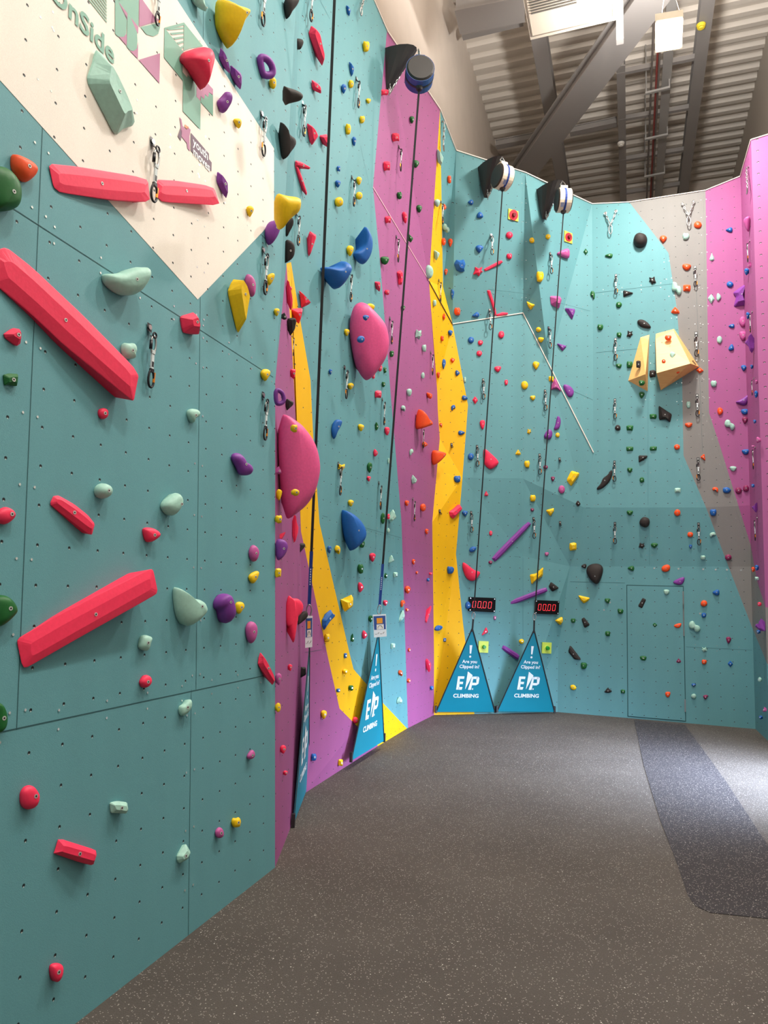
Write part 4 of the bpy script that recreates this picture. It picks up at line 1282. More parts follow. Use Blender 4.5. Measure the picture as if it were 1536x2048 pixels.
# ------------------------------------------------------------------ wooden volumes on the back wall
def woodmat():
    mt, nt, b = nmat('birch_ply'); N = nt.nodes; L = nt.links; b.inputs['Roughness'].default_value = .5
    tc = N.new('ShaderNodeTexCoord'); mp = N.new('ShaderNodeMapping'); mp.inputs['Scale'].default_value = (3, 3, 30); L.new(tc.outputs['Object'], mp.inputs['Vector'])
    n = N.new('ShaderNodeTexNoise'); n.inputs['Scale'].default_value = 2.5; n.inputs['Detail'].default_value = 6; L.new(mp.outputs[0], n.inputs['Vector'])
    k = N.new('ShaderNodeMix'); k.data_type = 'RGBA'; k.inputs[6].default_value = lin((236, 176, 98)); k.inputs[7].default_value = lin((252, 206, 134)); L.new(n.outputs['Fac'], k.inputs[0]); L.new(k.outputs[2], b.inputs['Base Color']); return mt
WOOD = woodmat()
def wz(x, y, o):
    P, n, w, c = lookup(1290, 700, None); return hit(1220 + x / 7.68, 620 + y / 7.68, P + n * o, n)
def woodvol(base, front, faces, label, tx):
    pts = [wz(x, y, .001) for x, y in base] + [wz(x, y, o) for x, y, o in front]
    B = MB(); B.add(pts, faces, WOOD); B.add(pts[:len(base)], [tuple(range(len(base)))], WOOD)
    o = B.build('wooden_volume', origin=pts[0]); tag(o, label, 'climbing volume', 'wooden volumes')
    # fixing holes + scribbled mark
    f = MB(); f2 = MB(); P0 = pts[len(base)]; nrm = newell([pts[i] for i in faces[1]])
    if nrm.dot(CAM - P0) < 0: nrm = -nrm
    for x, y in tx['holes']:
        c = hit(1220 + x / 7.68, 620 + y / 7.68, P0, nrm); f.disc(c + nrm * .0005, nrm, .007, .001, BROWN, 8)
    f.build('bolt_hole', o)
    return o, P0, nrm
v1, p1_, n1_ = woodvol([(470, 420), (605, 380), (578, 1250), (280, 1085)], [(595, 452, .05), (545, 985, .2)], [(0, 1, 4), (0, 4, 5, 3), (1, 2, 5, 4), (3, 5, 2)], 'slim tapered pale wooden volume, left of the bigger one on the back wall', dict(holes=[(505, 540), (452, 592), (482, 655), (362, 917), (418, 953)]))
v2, p2_, n2_ = woodvol([(705, 365), (985, 290), (1365, 870), (780, 1235), (692, 480)], [(702, 440, .06), (978, 315, .06), (1235, 822, .3), (715, 970, .3)], [(0, 1, 6, 5), (5, 6, 7, 8), (1, 2, 7, 6), (3, 8, 7, 2), (4, 0, 5), (4, 5, 8, 3)], 'big angular pale wooden volume beside the grey panel on the back wall', dict(holes=[(797, 500), (921, 553), (1035, 505)]))
for v_, P0, nn_, xx, yy, (dx, dy) in ((v1, p1_, n1_, 468, 460, (30, 60)),):
    f = MB()
    for k in range(6):
        a_ = [hit(1220 + (xx + 4 + k * 3 + 14 * math.cos(t * 1.05)) / 7.68, 620 + (yy + k * 9 + 7 * math.sin(t * 1.05)) / 7.68, P0, nn_) + nn_ * .002 for t in range(6)]
        f.tube(a_, .0022, BLACK, 4, k % 2 == 0)
    f.build('printed_mark', v_)
f = MB()
nr = newell([wz(985, 290, .001), wz(1365, 870, .001), wz(1235, 822, .3)]); nr = nr if nr.dot(CAM - p2_) > 0 else -nr; pr = wz(1365, 870, .001)
for k in range(5):
    a_ = [hit(1220 + (1270 + k * 10 + 10 * math.cos(t * 1.05)) / 7.68, 620 + (785 + k * 12 + 9 * math.sin(t * 1.05)) / 7.68, pr, nr) + nr * .002 for t in range(6)]
    f.tube(a_, .0022, BLACK, 4, k % 2 == 0)
f.build('printed_mark', v2)

# ------------------------------------------------------------------ quickdraws
def carab(r, pts_r, mt, name, parent, loc):
    pass
def oval(cx, cz, w, h, y=0, n=18, d=0.0):
    return [V((cx + w * math.cos(t) * (1 + d * math.sin(t)), y, cz + h * math.sin(t))) for t in [2 * math.pi * i / n for i in range(n)]]
def mk_proto():
    M = {}
    B = MB(); B.disc(V((0, -.004, 0)), V((0, 1, 0)), .012, .012, STEEL, 10)
    B.add([V(p) for p in ((-.016, 0, .02), (.016, 0, .02), (.016, .004, -.02), (-.016, .004, -.02), (.012, .034, -.04), (-.012, .034, -.04))], [(0, 1, 2, 3), (3, 2, 4, 5)], DSTEEL)
    B.tube(oval(0, -.042, .013, .013, .034, 12), .004, DSTEEL, 6, True); M['hanger'] = B
    B = MB(); B.tube(oval(0, -.088, .017, .044, .03, 18, .12), .0052, STEEL, 6, True); B.tube([V((.017, .03, -.07)), V((.018, .03, -.112))], .0075, DSTEEL, 6); M['carabiner'] = B
    B = MB(); B.box(V((0, .03, -.165)), V((.0085, 0, 0)), V((0, .004, 0)), V((0, 0, .048)), SLING); B.box(V((0, .0345, -.18)), V((.006, 0, 0)), V((0, .0006, 0)), V((0, 0, .012)), DSTEEL); B.box(V((0, .03, -.122)), V((.011, 0, 0)), V((0, .006, 0)), V((0, 0, .008)), SLING); B.box(V((0, .03, -.21)), V((.011, 0, 0)), V((0, .006, 0)), V((0, 0, .008)), DSTEEL); M['sling'] = B
    B = MB(); B.tube(oval(0, -.248, .02, .042, .03, 18, -.15), .0055, DSTEEL, 6, True); M['lower_carabiner'] = B
    B = MB(); B.tube([V((-.021, .03, -.215)), V((-.019, .03, -.262))], .0058, ORG, 6); M['gate'] = B
    out = {}
    for k, B in M.items():
        o = B.build(k, smooth=k in ('carabiner', 'lower_carabiner')); out[k] = o.data; bpy.data.objects.remove(o)
    return out
QP = mk_proto()
QD = []
def quickdraw(x0, y0, x1, y1, wall=None):
    P, n, w, c = lookup(x0, y0, [wall] if wall else None); top = hit(x0, y0, P, n); nh = V((n.x, n.y, 0)).normalized()
    pt = hit(x1, y1, top + nh * .03, (CAM - top).normalized().cross(Z).cross(Z))
    L = max(.16, min(.45, top.z - pt.z)); s = L / .29
    q_ = Matrix((nh.cross(Z), nh, Z)).transposed().to_euler()
    r = empty('quickdraw', top + nh * .004); r.rotation_euler = q_; r.scale = (s, s, s)
    fl = -1 if (int(x0 * 3 + y0) % 3 == 0) else 1
    for k in ('hanger', 'carabiner', 'sling', 'lower_carabiner', 'gate'):
        o = newobj('carabiner' if k == 'lower_carabiner' else k, QP[k], r)
        o.scale = (fl, 1, 1) if k == 'gate' else (1, 1, 1)
    QD.append(dict(o=r, w=w, c=c, x=x0, y=y0, z=top.z, on=None))
for a_ in ((311, -32, 315, 50), (521, -30, 526, 52), (522, 228, 527, 312), (303, 284, 307, 404), (525, 500, 530, 589), (297, 655, 301, 775), (525, 790, 530, 880)): quickdraw(*a_, 'A')
for a_ in ((617, -28, 615, 42, 'C'), (603, 205, 604, 272, 'C'), (712, 158, 712, 215, 'C'), (703, 355, 702, 412, 'C'), (592, 427, 590, 490, 'C'), (697, 544, 694, 603, 'C'), (583, 672, 582, 708, 'B'), (688, 735, 685, 797, 'C'), (676, 928, 676, 990, 'C'),
           (797, 294, 797, 342, 'C'), (792, 474, 796, 524, 'C'), (881, 404, 880, 448, 'D'), (779, 637, 780, 688, 'C'), (877, 561, 876, 604, 'D'), (861, 705, 860, 750, 'C'), (764, 799, 764, 850, 'C'), (843, 855, 843, 896, 'C'), (757, 966, 757, 1019, 'C'), (825, 998, 823, 1042, 'C'),
           (982, 470, 983, 510, 'D'), (979, 620, 980, 660, 'D'), (966, 760, 964, 799, 'D'), (954, 893, 955, 933, 'D'), (942, 1025, 941, 1065, 'D'), (1067, 1037, 1067, 1077, 'D'), (1079, 910, 1078, 949, 'D'), (1100, 508, 1100, 548, 'D'), (1097, 656, 1098, 697, 'D'), (1090, 782, 1090, 821, 'D'),
           (1232, 551, 1231, 589, 'E'), (1231, 679, 1232, 721, 'E'), (1230, 800, 1230, 838, 'E'), (1229, 924, 1231, 963, 'E'), (1230, 1047, 1230, 1088, 'E'), (1390, 535, 1391, 574, 'E'), (1392, 667, 1395, 713, 'E'), (1394, 791, 1395, 833, 'E'), (1396, 918, 1397, 961, 'E'), (1397, 1048, 1398, 1090, 'E'),
           (1500, 482, 1501, 523, 'R'), (1505, 624, 1505, 664, 'R'), (1508, 757, 1508, 790, 'R'), (1511, 895, 1512, 938, 'R'), (1515, 1036, 1516, 1081, 'R')): quickdraw(*a_)
qg = {}
def qsec(h):
    if h['w'] == 'A': return ('in the near wall column by its edge' if h['x'] > 400 else 'in the near wall column beside the red bars')
    if h['w'] == 'E': return 'in the left column on the back wall' if h['x'] < 1300 else 'in the column on the grey back panel'
    if h['w'] == 'D' and h['c'] == 't': return 'in the timer wall left column' if h['x'] < 1030 and h['y'] < 1100 and h['x'] < 1000 else 'in the timer wall right column'
    return section(h)
for h in QD: qg.setdefault(qsec(h), []).append(h)
for s_, L_ in qg.items():
    L_.sort(key=lambda h: h['z']); n = len(L_)
    for i, h in enumerate(L_):
        rk = 'only one' if n == 1 else ('lowest' if i == 0 else ('topmost' if i == n - 1 else ('%s from bottom' % ORD[i])))
        tag(h['o'], 'quickdraw with orange gate, %s %s' % (rk, s_), 'quickdraw', 'quickdraws on the walls')
# bare hangers
for x, y, w, lb in ((903, 889, 'D', 'small bare metal hanger on the right-hand yellow band, upper one'), (879, 1022, 'D', 'small bare metal hanger low on the right-hand yellow band, lower one'), (1119, 918, 'D', 'small bare metal hanger on the teal wall, above the yellow chiselled hold'), (1120, 1045, 'D', 'small bare metal hanger on the teal wall, below the yellow triangular hold')):
    P, n, ww, c = lookup(x, y, [w]); p = hit(x, y, P, n); nh = V((n.x, n.y, 0)).normalized()
    o = newobj('bolt_hanger', QP['hanger'], None, p + nh * .004); o.rotation_euler = Matrix((nh.cross(Z), nh, Z)).transposed().to_euler(); tag(o, lb, 'bolt hanger', 'bare hangers')

# ------------------------------------------------------------------ chains
def chainlinks(B, a, b, r=.011, th=.0032):
    d = b - a; L = d.length; n = max(2, int(L / (r * 2.6))); d = d / L; s1 = d.cross(V((.3, .9, .1))).normalized(); s2 = d.cross(s1)
    for i in range(n):
        c = a + d * (L * (i + .5) / n); s = s1 if i % 2 else s2
        B.tube([c + d * (math.cos(t) * L / n * .72) + s * (math.sin(t) * r * .62) for t in [2 * math.pi * k / 8 for k in range(8)]], th, STEEL, 5, True)
def anchor(bolts, meet, bottom, wall, label):
    P, n, w, c = lookup(*bolts[0], [wall]); nh = V((n.x, n.y, 0)).normalized()
    pb = [hit(x, y, P, n) for x, y in bolts]; pm = hit(*meet, P + n * .05, n); pq = hit(*bottom, P + n * .05, n)
    rt = empty('anchor_chain', pb[0], label, 'chain', 'anchor chains')
    for p in pb:
        B = MB(); B.disc(p, nh, .016, .012, STEEL, 10); B.tube([p + nh * .03 + Z * (.0) + nh.cross(Z) * (.018 * math.cos(t)) + Z * (-.02 + .02 * math.sin(t)) for t in [2 * math.pi * k / 10 for k in range(10)]], .006, STEEL, 6, True); B.build('hanger', rt)
    B = MB()
    for p in pb: chainlinks(B, p + nh * .03 - Z * .03, pm, .017, .005)
    B.build('chain', rt, smooth=True)
    B = MB(); L = (pm - pq).length; s = nh.cross(Z)
    B.tube([pm.lerp(pq, .5) + (pm - pq) * (.5 * math.cos(t)) + s * (.024 * math.sin(t)) for t in [2 * math.pi * k / 14 for k in range(14)]], .007, STEEL, 6, True)
    B.build('carabiner', rt, smooth=True)
anchor([(1211, 426), (1232, 422)], (1221, 450), (1221, 468), 'E', 'V-shaped anchor chain at the top of the back teal wall')
anchor([(1365, 407), (1387, 403)], (1377, 433), (1378, 452), 'E', 'V-shaped anchor chain at the top of the grey back panel')
anchor([(1498, 334)], (1495, 374), (1494, 388), 'R', 'single anchor chain at the top of the right-hand return face')
anchor([(884, 243)], (887, 289), (888, 302), 'D', 'dark anchor chain hanging just right of the thin top of the yellow band')
anchor([(724, -12)], (723, 16), (722, 30), 'C', 'anchor chain cut off by the top edge on the tall left teal panel')

# ------------------------------------------------------------------ belay gates
def textmesh(txt, size=1.0, bold=.02, shear=0.0):
    cu = bpy.data.curves.new('t', 'FONT'); cu.body = txt; cu.size = size; cu.offset = bold; cu.shear = shear; cu.align_x = 'CENTER'; cu.align_y = 'CENTER'; cu.resolution_u = 3
    ob = bpy.data.objects.new('t', cu); COL.objects.link(ob); dg = bpy.context.evaluated_depsgraph_get(); dg.update()
    me = bpy.data.meshes.new_from_object(ob.evaluated_get(dg)); vs = [v.co.copy() for v in me.vertices]; fs = [tuple(p.vertices) for p in me.polygons]
    bpy.data.objects.remove(ob); bpy.data.meshes.remove(me); return vs, fs
def put(B, vf, fn, mt):
    B.add([fn(v.x, v.y) for v in vf[0]], vf[1], mt)
def gate(b0, b1, ap, apdep, label, which):
    wl = 'BCDD'[which]; P_w, n_w = PL['C' if wl == 'B' else wl]; of = (.0, .07, .09, .12)[which]
    p0 = hit(*b0, P_w + n_w * of, n_w) if which else floor(*b0); p1 = hit(*b1, P_w + n_w * of, n_w) if which else floor(*b1)
    p0.z = max(p0.z, .012); p1.z = max(p1.z, .012)
    r = ray(*ap); p2 = CAM + r * (apdep / r.y)
    n = (p1 - p0).cross(p2 - p0).normalized()
    if n.dot(CAM - p0) < 0: n = -n
    rt = empty('belay_gate', p0, label, 'belay gate', 'triangular belay gates')
    B = MB(); B.prism([p0, p1, p2], -n * .003, BANNER); B.build('banner', rt)
    B = MB()
    for a_, b2 in ((p0, p2), (p1, p2)): B.bar(a_ + n * .003, b2 + n * .003, .016, .004, BLACK, (b2 - a_).cross(n))
    B.build('edge_strap', rt)
    ex_ = (p1 - p0).normalized()
    for p in (p0, p1):
        B = MB(); B.box(p + Z * .035, ex_ * .014, n * .012, Z * .045, PLASTIC); B.build('floor_anchor', rt)
    W = (p1 - p0).length
    def fn(u, v): # u -.5..5 of base width, v 0..1 height
        m_ = p0.lerp(p1, .5); q_ = m_ + (p2 - m_) * v + (p1 - p0) * u; return q_ + n * .0035
    B = MB()
    k = lambda cx, cy, sx, sy: (lambda x, y: fn(cx + x * sx, cy + y * sy))
    put(B, textmesh('CLIMBING', 1, .03), k(-.02, .195, .095, .062), WHITE)
    put(B, textmesh('Are you', 1, .02), k(-.0, .605, .075, .055), WHITE)
    put(B, textmesh('Clipped in?', 1, .02), k(-.0, .545, .075, .055), WHITE)
    # exclamation mark
    B.add([fn(-.012, .70), fn(.012, .70), fn(.022, .80), fn(-.022, .80)][:4], [(0, 1, 2, 3)], WHITE)
    B.add([fn(.0 + .018 * math.cos(t), .665 + .013 * math.sin(t)) for t in [2 * math.pi * i / 12 for i in range(12)]], [tuple(range(12))], WHITE)
    def poly(pts): B.add([fn(x, y) for x, y in pts], [tuple(range(len(pts)))], WHITE)
    y0, y1 = .27, .43; xl, xr = -.2, .18
    # E with slanted shard, P
    poly([(-.195, y0), (-.145, y0), (-.145, y1), (-.178, y1)][:4]); poly([(-.15, y1), (-.15, y1 - .03), (-.075, y1 - .03), (-.07, y1)])
    poly([(-.155, .337), (-.155, .365), (-.085, .365), (-.09, .337)]); poly([(-.16, y0), (-.16, y0 + .032), (-.09, y0 + .032), (-.1, y0)])
    poly([(-.045, .272), (-.02, .49), (.065, .445)])
    poly([(.005, y0), (.055, y0), (.085, y1), (.055, y1)]); poly([(.07, y1), (.066, y1 - .03), (.15, y1 - .03), (.165, y1)]); poly([(.058, .325), (.063, .355), (.14, .355), (.14, .325)])
    poly([(.135, .325), (.175, .345), (.183, .41), (.165, y1), (.13, y1), (.137, .36)]); poly([(.07, .272), (.09, .272), (.09, .288), (.07, .288)])
    B.build('printed_logo', rt, fix=False)
    return p2, n, rt
G = []
G.append(gate((586, 1655), (617, 1573), (619, 1290), 5.75, 'teal triangular belay gate seen almost edge-on against the narrow side face', 0))
G.append(gate((702, 1522), (768, 1482), (757, 1262), 7.45, 'teal triangular belay gate leaning obliquely across the yellow band', 1))
G.append(gate((872, 1424), (990, 1424), (944.5, 1256), 9.75, 'teal triangular belay gate under the left timer, overlapping the yellow band', 2))
G.append(gate((994, 1423), (1109, 1424), (1068, 1259), 10.1, 'teal triangular belay gate under the right timer', 3))

# ------------------------------------------------------------------ auto belay devices + webbing
def device(tip, wallxy, wall, kind, label, topz=None):
    P, n, w, c = lookup(*wallxy, [wall]); nh = V((n.x, n.y, 0)).normalized(); tg = Z.cross(nh)
    T_ = hit(*tip, P + nh * .40, n); b_ = T_ - nh * ((T_ - P).dot(n) / nh.dot(n))
    rt = empty('auto_belay', T_, label, 'auto belay device', 'auto belay devices')
    # moulded bracket: a half cone bulging from the wall
    B = MB(); rows = []
    for k in range(7):
        f = k / 6; z = .03 - .43 * f ** 1.1; wd = .125 * (1 - f) ** .7 + .025; dp = .36 * (1 - f) ** .9 + .015
        rows.append([b_ + Z * z + tg * (wd * -math.cos(t)) + nh * (dp * math.sin(t) ** .9 if math.sin(t) > 0 else 0) for t in [math.pi * i / 10 for i in range(11)]])
    vs = [p for r_ in rows for p in r_]; fs = [(i * 11 + j, i * 11 + j + 1, (i + 1) * 11 + j + 1, (i + 1) * 11 + j) for i in range(6) for j in range(10)]
    fs.append(tuple(range(11))); B.add(vs, fs, PLASTIC); B.build('bracket', rt, smooth=False)
    cz = T_ - Z * .31 + nh * .02
    body, side = (IVORY, PLASTIC) if kind != 'blue' else (DBLUE, PLASTIC)
    R_, hw = (.165, .085) if kind != 'blue' else (.155, .10)
    ax = tg.copy()
    if kind == 'turn': ax = (tg + nh * .5).normalized()
    if kind == 'blue': ax = V((CAM.x - cz.x + .6, CAM.y - cz.y, 0)).normalized()
    if kind == 'blue' and ax.dot(CAM - cz) < 0: ax = -ax
    B = MB(); B.disc(cz - ax * hw, ax, R_, 2 * hw, body, 28); B.box(cz + Z * (R_ + .01), ax * .05, ax.cross(Z).normalized() * .05, Z * .03, body)
    B.build('housing', rt)
    for sg in (-1, 1):
        B = MB(); B.disc(cz + ax * hw * sg, ax * sg, R_ * .97, .018, side, 28, R_ * .86); B.build('side_cover', rt)
    B = MB(); B.disc(cz - ax * .014, ax, R_ + .004, .028, BLUEW if kind != 'blue' else PLASTIC, 28); B.build('band', rt)
    B = MB(); B.disc(cz - Z * (R_ - .01), -Z, .045, .035, PLASTIC, 12, .03); B.build('nozzle', rt)
    if kind != 'blue':
        pl = ax.cross(Z).normalized(); c_ = cz + ax * .05 + pl * 0
        nn_ = ((CAM - cz) - ax * (CAM - cz).dot(ax)).normalized(); q_ = cz - ax * .052 + nn_ * (R_ + .001) - Z * .06
        B = MB(); up_ = ax.cross(nn_).normalized(); B.add([q_ - ax * .022 - up_ * .03, q_ + ax * .022 - up_ * .03, q_ + ax * .022 + up_ * .03, q_ - ax * .022 + up_ * .03], [(0, 1, 2, 3)], mat('device_label', (90, 96, 120), .5)); B.build('label_plate', rt, fix=False)
    B = MB(); top = cz + Z * (R_ + .03); B.tube([top, top.lerp(T_, .5) + ax * .035, T_, top.lerp(T_, .5) - ax * .035], .008, STEEL, 6, True); B.build('carabiner', rt)
    B = MB(); chainlinks(B, b_ - tg * .07 + nh * .12 - Z * .1, b_ - Z * .42 + nh * .05, .014, .005); chainlinks(B, b_ + tg * .05 + nh * .2 - Z * .12, b_ - Z * .42 + nh * .05, .014, .005); B.build('chain', rt)
    return cz - Z * (R_ + .02)
w1_ = device((837, 98), (800, 120), 'C', 'blue', 'black and blue round auto belay device on the purple stripe')
w2_ = device((1004, 314), (975, 345), 'D', 'std', 'cream auto belay device with blue band, left one above the timer wall')
w3_ = device((1125, 362), (1095, 380), 'D', 'turn', 'cream auto belay device with blue band, right one near the corner')
def webbing(a, b, label, sleeve=True, card=None, blk=True):
    rt = empty('belay_webbing', b, label, 'webbing', 'belay webbing lines')
    d = (a - b); L = d.length; dn = d / L; sd = dn.cross((CAM - b).normalized()).normalized()
    s0 = b + dn * .09; 
    if sleeve:
        s1 = b + dn * .52; B = MB(); B.bar(s1, a, .022, .003, BLACK, sd); B.build('strap', rt); B = MB(); B.bar(s0, s1, .028, .006, BLUEW, sd)
        B.build('sleeve', rt)
        B = MB()
        for k in range(7): B.bar(s0 + dn * (.16 + k * .02), s0 + dn * (.172 + k * .02), .007, .0072, WHITE, sd)
        B.build('sleeve_print', rt)
    else:
        B = MB(); B.bar(s0, a, .017, .003, BLACK, sd); B.build('strap', rt)
    B = MB(); c = b + dn * .045; B.tube([c + dn * (.048 * math.cos(t)) + sd * (.02 * math.sin(t)) for t in [2 * math.pi * k / 14 for k in range(14)]], .006, STEEL, 6, True)
    B.build('carabiner', rt, smooth=True)
    return rt
def upto(b, pa, off, wall):
    P, n, w, c = lookup(*pa, [wall]); return hit(*pa, P + n * off, n)
b0_ = G[0][0]; r_ = ray(617.5, 1232); q0_ = CAM + r_ * (b0_.y / r_.y)
P_, n_, _, _ = lookup(668, 20, ['C']); t0_ = hit(669, 0, P_ + n_ * .4, n_); t0_ = q0_ + (t0_ - q0_) * 1.12
webbing(t0_, q0_, 'black belay strap nearest the camera, clipped to the edge-on gate')
r_ = ray(758, 1228); q1_ = CAM + r_ * (G[1][0].y / r_.y); webbing(w1_, q1_, 'black belay strap with blue sleeve running down from the blue device')
r_ = ray(946.5, 1238); q2_ = CAM + r_ * (G[2][0].y / r_.y); webbing(w2_, q2_, 'thin black belay strap in front of the left timer', False)
r_ = ray(1068.5, 1240); q3_ = CAM + r_ * (G[3][0].y / r_.y); webbing(w3_, q3_, 'thin black belay strap beside the right timer', False)
# black loop joining each gate to its strap
for (p2, n, rt), q_ in zip(G, (q0_, q1_, q2_, q3_)):
    B = MB(); B.bar(p2 - Z * .05, q_, .024, .006, BLACK, (q_ - p2).cross(n)); B.build('top_loop', rt)
# instruction cards
def card(px, dep, label):
    c = sum((V((x, y, 0)) for x, y in px), V((0, 0, 0))) / 4; r_ = ray(c.x, c.y); P = CAM + r_ * (dep / r_.y); n = V((CAM.x - P.x, CAM.y - P.y, 0)).normalized()
    q_ = [hit(x, y, P, n) for x, y in px]; f = lambda u, v, o=0: (q_[3].lerp(q_[2], u)).lerp(q_[0].lerp(q_[1], u), v) + n * o
    rt = empty('instruction_card', q_[3], label, 'card', 'cards hanging on the belay straps')
    def quad(name, u0, u1, v0, v1, o, mt):
        B = MB(); B.prism([f(u0, v0, o), f(u1, v0, o), f(u1, v1, o), f(u0, v1, o)], n * .0008, mt); return B.build(name, rt)
    quad('sleeve', 0, 1, 0, 1, 0, WHITE); quad('blue_panel', .05, .95, .33, .93, .001, mat('card_blue', (52, 84, 150), .5))
    o = quad('picture', .28, .72, .60, .84, .002, mat('card_orange', (244, 160, 50), .5)); quad('picture', .25, .8, .34, .56, .002, mat('card_white', (238, 234, 226), .6))
    B = MB()
    B.tube([f(.34 + .18 * (1 - math.cos(t)), .38 + .13 * math.sin(t), .0032) for t in [math.pi * k / 8 for k in range(9)]], .0022, mat('card_ink', (90, 84, 80), .7), 4)
    for k in range(4): a_ = f(.12 + .2 * k, .14, .002); b2 = f(.22 + .2 * k, .14 + .07 * (k % 2), .002); B.tube([a_, b2], .002, MATS['card_ink'], 4)
    B.build('printed_marks', rt)
card([(611, 1232.7), (625.3, 1231.4), (624.6, 1294), (610.3, 1296)], G[0][0].y - .06, 'white and blue instruction card on the strap nearest the camera')
card([(745.4, 1229.5), (772, 1228), (773.4, 1273), (748, 1275)], G[1][0].y - .06, 'white and blue instruction card on the strap with the blue sleeve')

# ------------------------------------------------------------------ timers and buttons
RED = mat('led_red', (255, 60, 70), .4, emit=(255, 40, 52), es=1.3); PANEL = mat('timer_black', (10, 9, 10), .6, spec=.15)
def quadframe(px, wall, off):
    c = sum((V((x, y, 0)) for x, y in px), V((0, 0, 0))) / 4; P, n, w, cc = lookup(c.x, c.y, [wall]); P = P + n * off
    q_ = [hit(x, y, P, n) for x, y in px]
    return n, q_, lambda u, v, o=0: (q_[3].lerp(q_[2], u)).lerp(q_[0].lerp(q_[1], u), v) + n * o
def timer(px, label):
    n, q_, f = quadframe(px, 'D', .03)
    rt = empty('race_timer', q_[3], label, 'timer', 'red digit timers')
    B = MB(); B.prism(q_, -n * .028, PANEL); B.build('case', rt)
    B = MB()
    for u, v in ((.04, .08), (.96, .08), (.04, .92), (.96, .92)): B.disc(f(u, v), n, .007, .003, SCREW, 8)
    B.build('screw', rt)
    B = MB()
    def seg(x0, y0, x1, y1, t=.015):
        sl = .05
        a_ = (x0 + sl * (y0 - .5), y0); b2 = (x1 + sl * (y1 - .5), y1); dx, dy = b2[0] - a_[0], b2[1] - a_[1]; L = math.hypot(dx, dy * .55)
        hx, hy = -dy * .55 / L * t / 2, dx / L * t / 2 / .55
        B.add([f(a_[0] - hx, a_[1] - hy, .001), f(b2[0] - hx, b2[1] - hy, .001), f(b2[0] + hx, b2[1] + hy, .001), f(a_[0] + hx, a_[1] + hy, .001)], [(0, 1, 2, 3)], RED)
    for k in range(4):
        x = .13 + k * .2; w = .11; a_, b2 = .27, .71
        for s4 in ((x, a_, x + w, a_), (x, b2, x + w, b2), (x, a_ + .02, x, .49), (x, .51, x, b2 - .02), (x + w, a_ + .02, x + w, .49), (x + w, .51, x + w, b2 - .02)): seg(*s4)
    B.disc(f(.475, .25), n, .006, .001, RED, 8)
    B.build('red_digits', rt, fix=False)
timer([(939, 1194), (991.5, 1196), (990.4, 1224.8), (938, 1222)], 'black timer box showing 00.00 in red, left one, crossed by a strap')
timer([(1071, 1200), (1118.7, 1202), (1117.5, 1228.9), (1070, 1227.5)], 'black timer box showing 00.00 in red, right one')
YB = mat('button_yellow', (246, 226, 80), .5); LG = mat('button_lime', (206, 226, 90), .5)
def button(px, col, label):
    n, q_, f = quadframe(px, 'D', .014); rt = empty('push_button', q_[3], label, 'button', '%s wall buttons' % col)
    big = col == 'red'
    B = MB(); B.prism(q_, -n * .012, YB if big else LG); B.build('plate', rt)
    c = f(.5, .5); r = (q_[1] - q_[0]).length / 2; R1 = mat('btn_red', (226, 40, 60), .4); R2 = mat('btn_dark', (120, 20, 30), .5); G1 = mat('btn_green', (30, 150, 50), .35)
    B = MB(); B.disc(c, n, r * .86 if big else r * .5, .008, R1 if big else LG, 24); B.build('collar', rt)
    B = MB(); B.disc(c + n * .008, n, r * .38, .03, R2 if big else G1, 16, r * .3); B.build('button', rt)
button([(1017.4, 416.9), (1036.9, 422.8), (1036.9, 443), (1016.7, 437.7)], 'red', 'round red button on a yellow plate high on the wall, left one')
button([(1129.2, 460.6), (1144.8, 467.1), (1144.8, 487.3), (1129.2, 482.1)], 'red', 'round red button on a yellow plate high on the wall, right one')
button([(958, 1282), (977.4, 1282.8), (976.3, 1305.7), (957, 1305)], 'green', 'green start button on a lime plate beside the left triangular gate')
button([(1085, 1284.6), (1103.4, 1285.5), (1102.5, 1307.4), (1084, 1306.5)], 'green', 'green start button on a lime plate beside the right triangular gate')

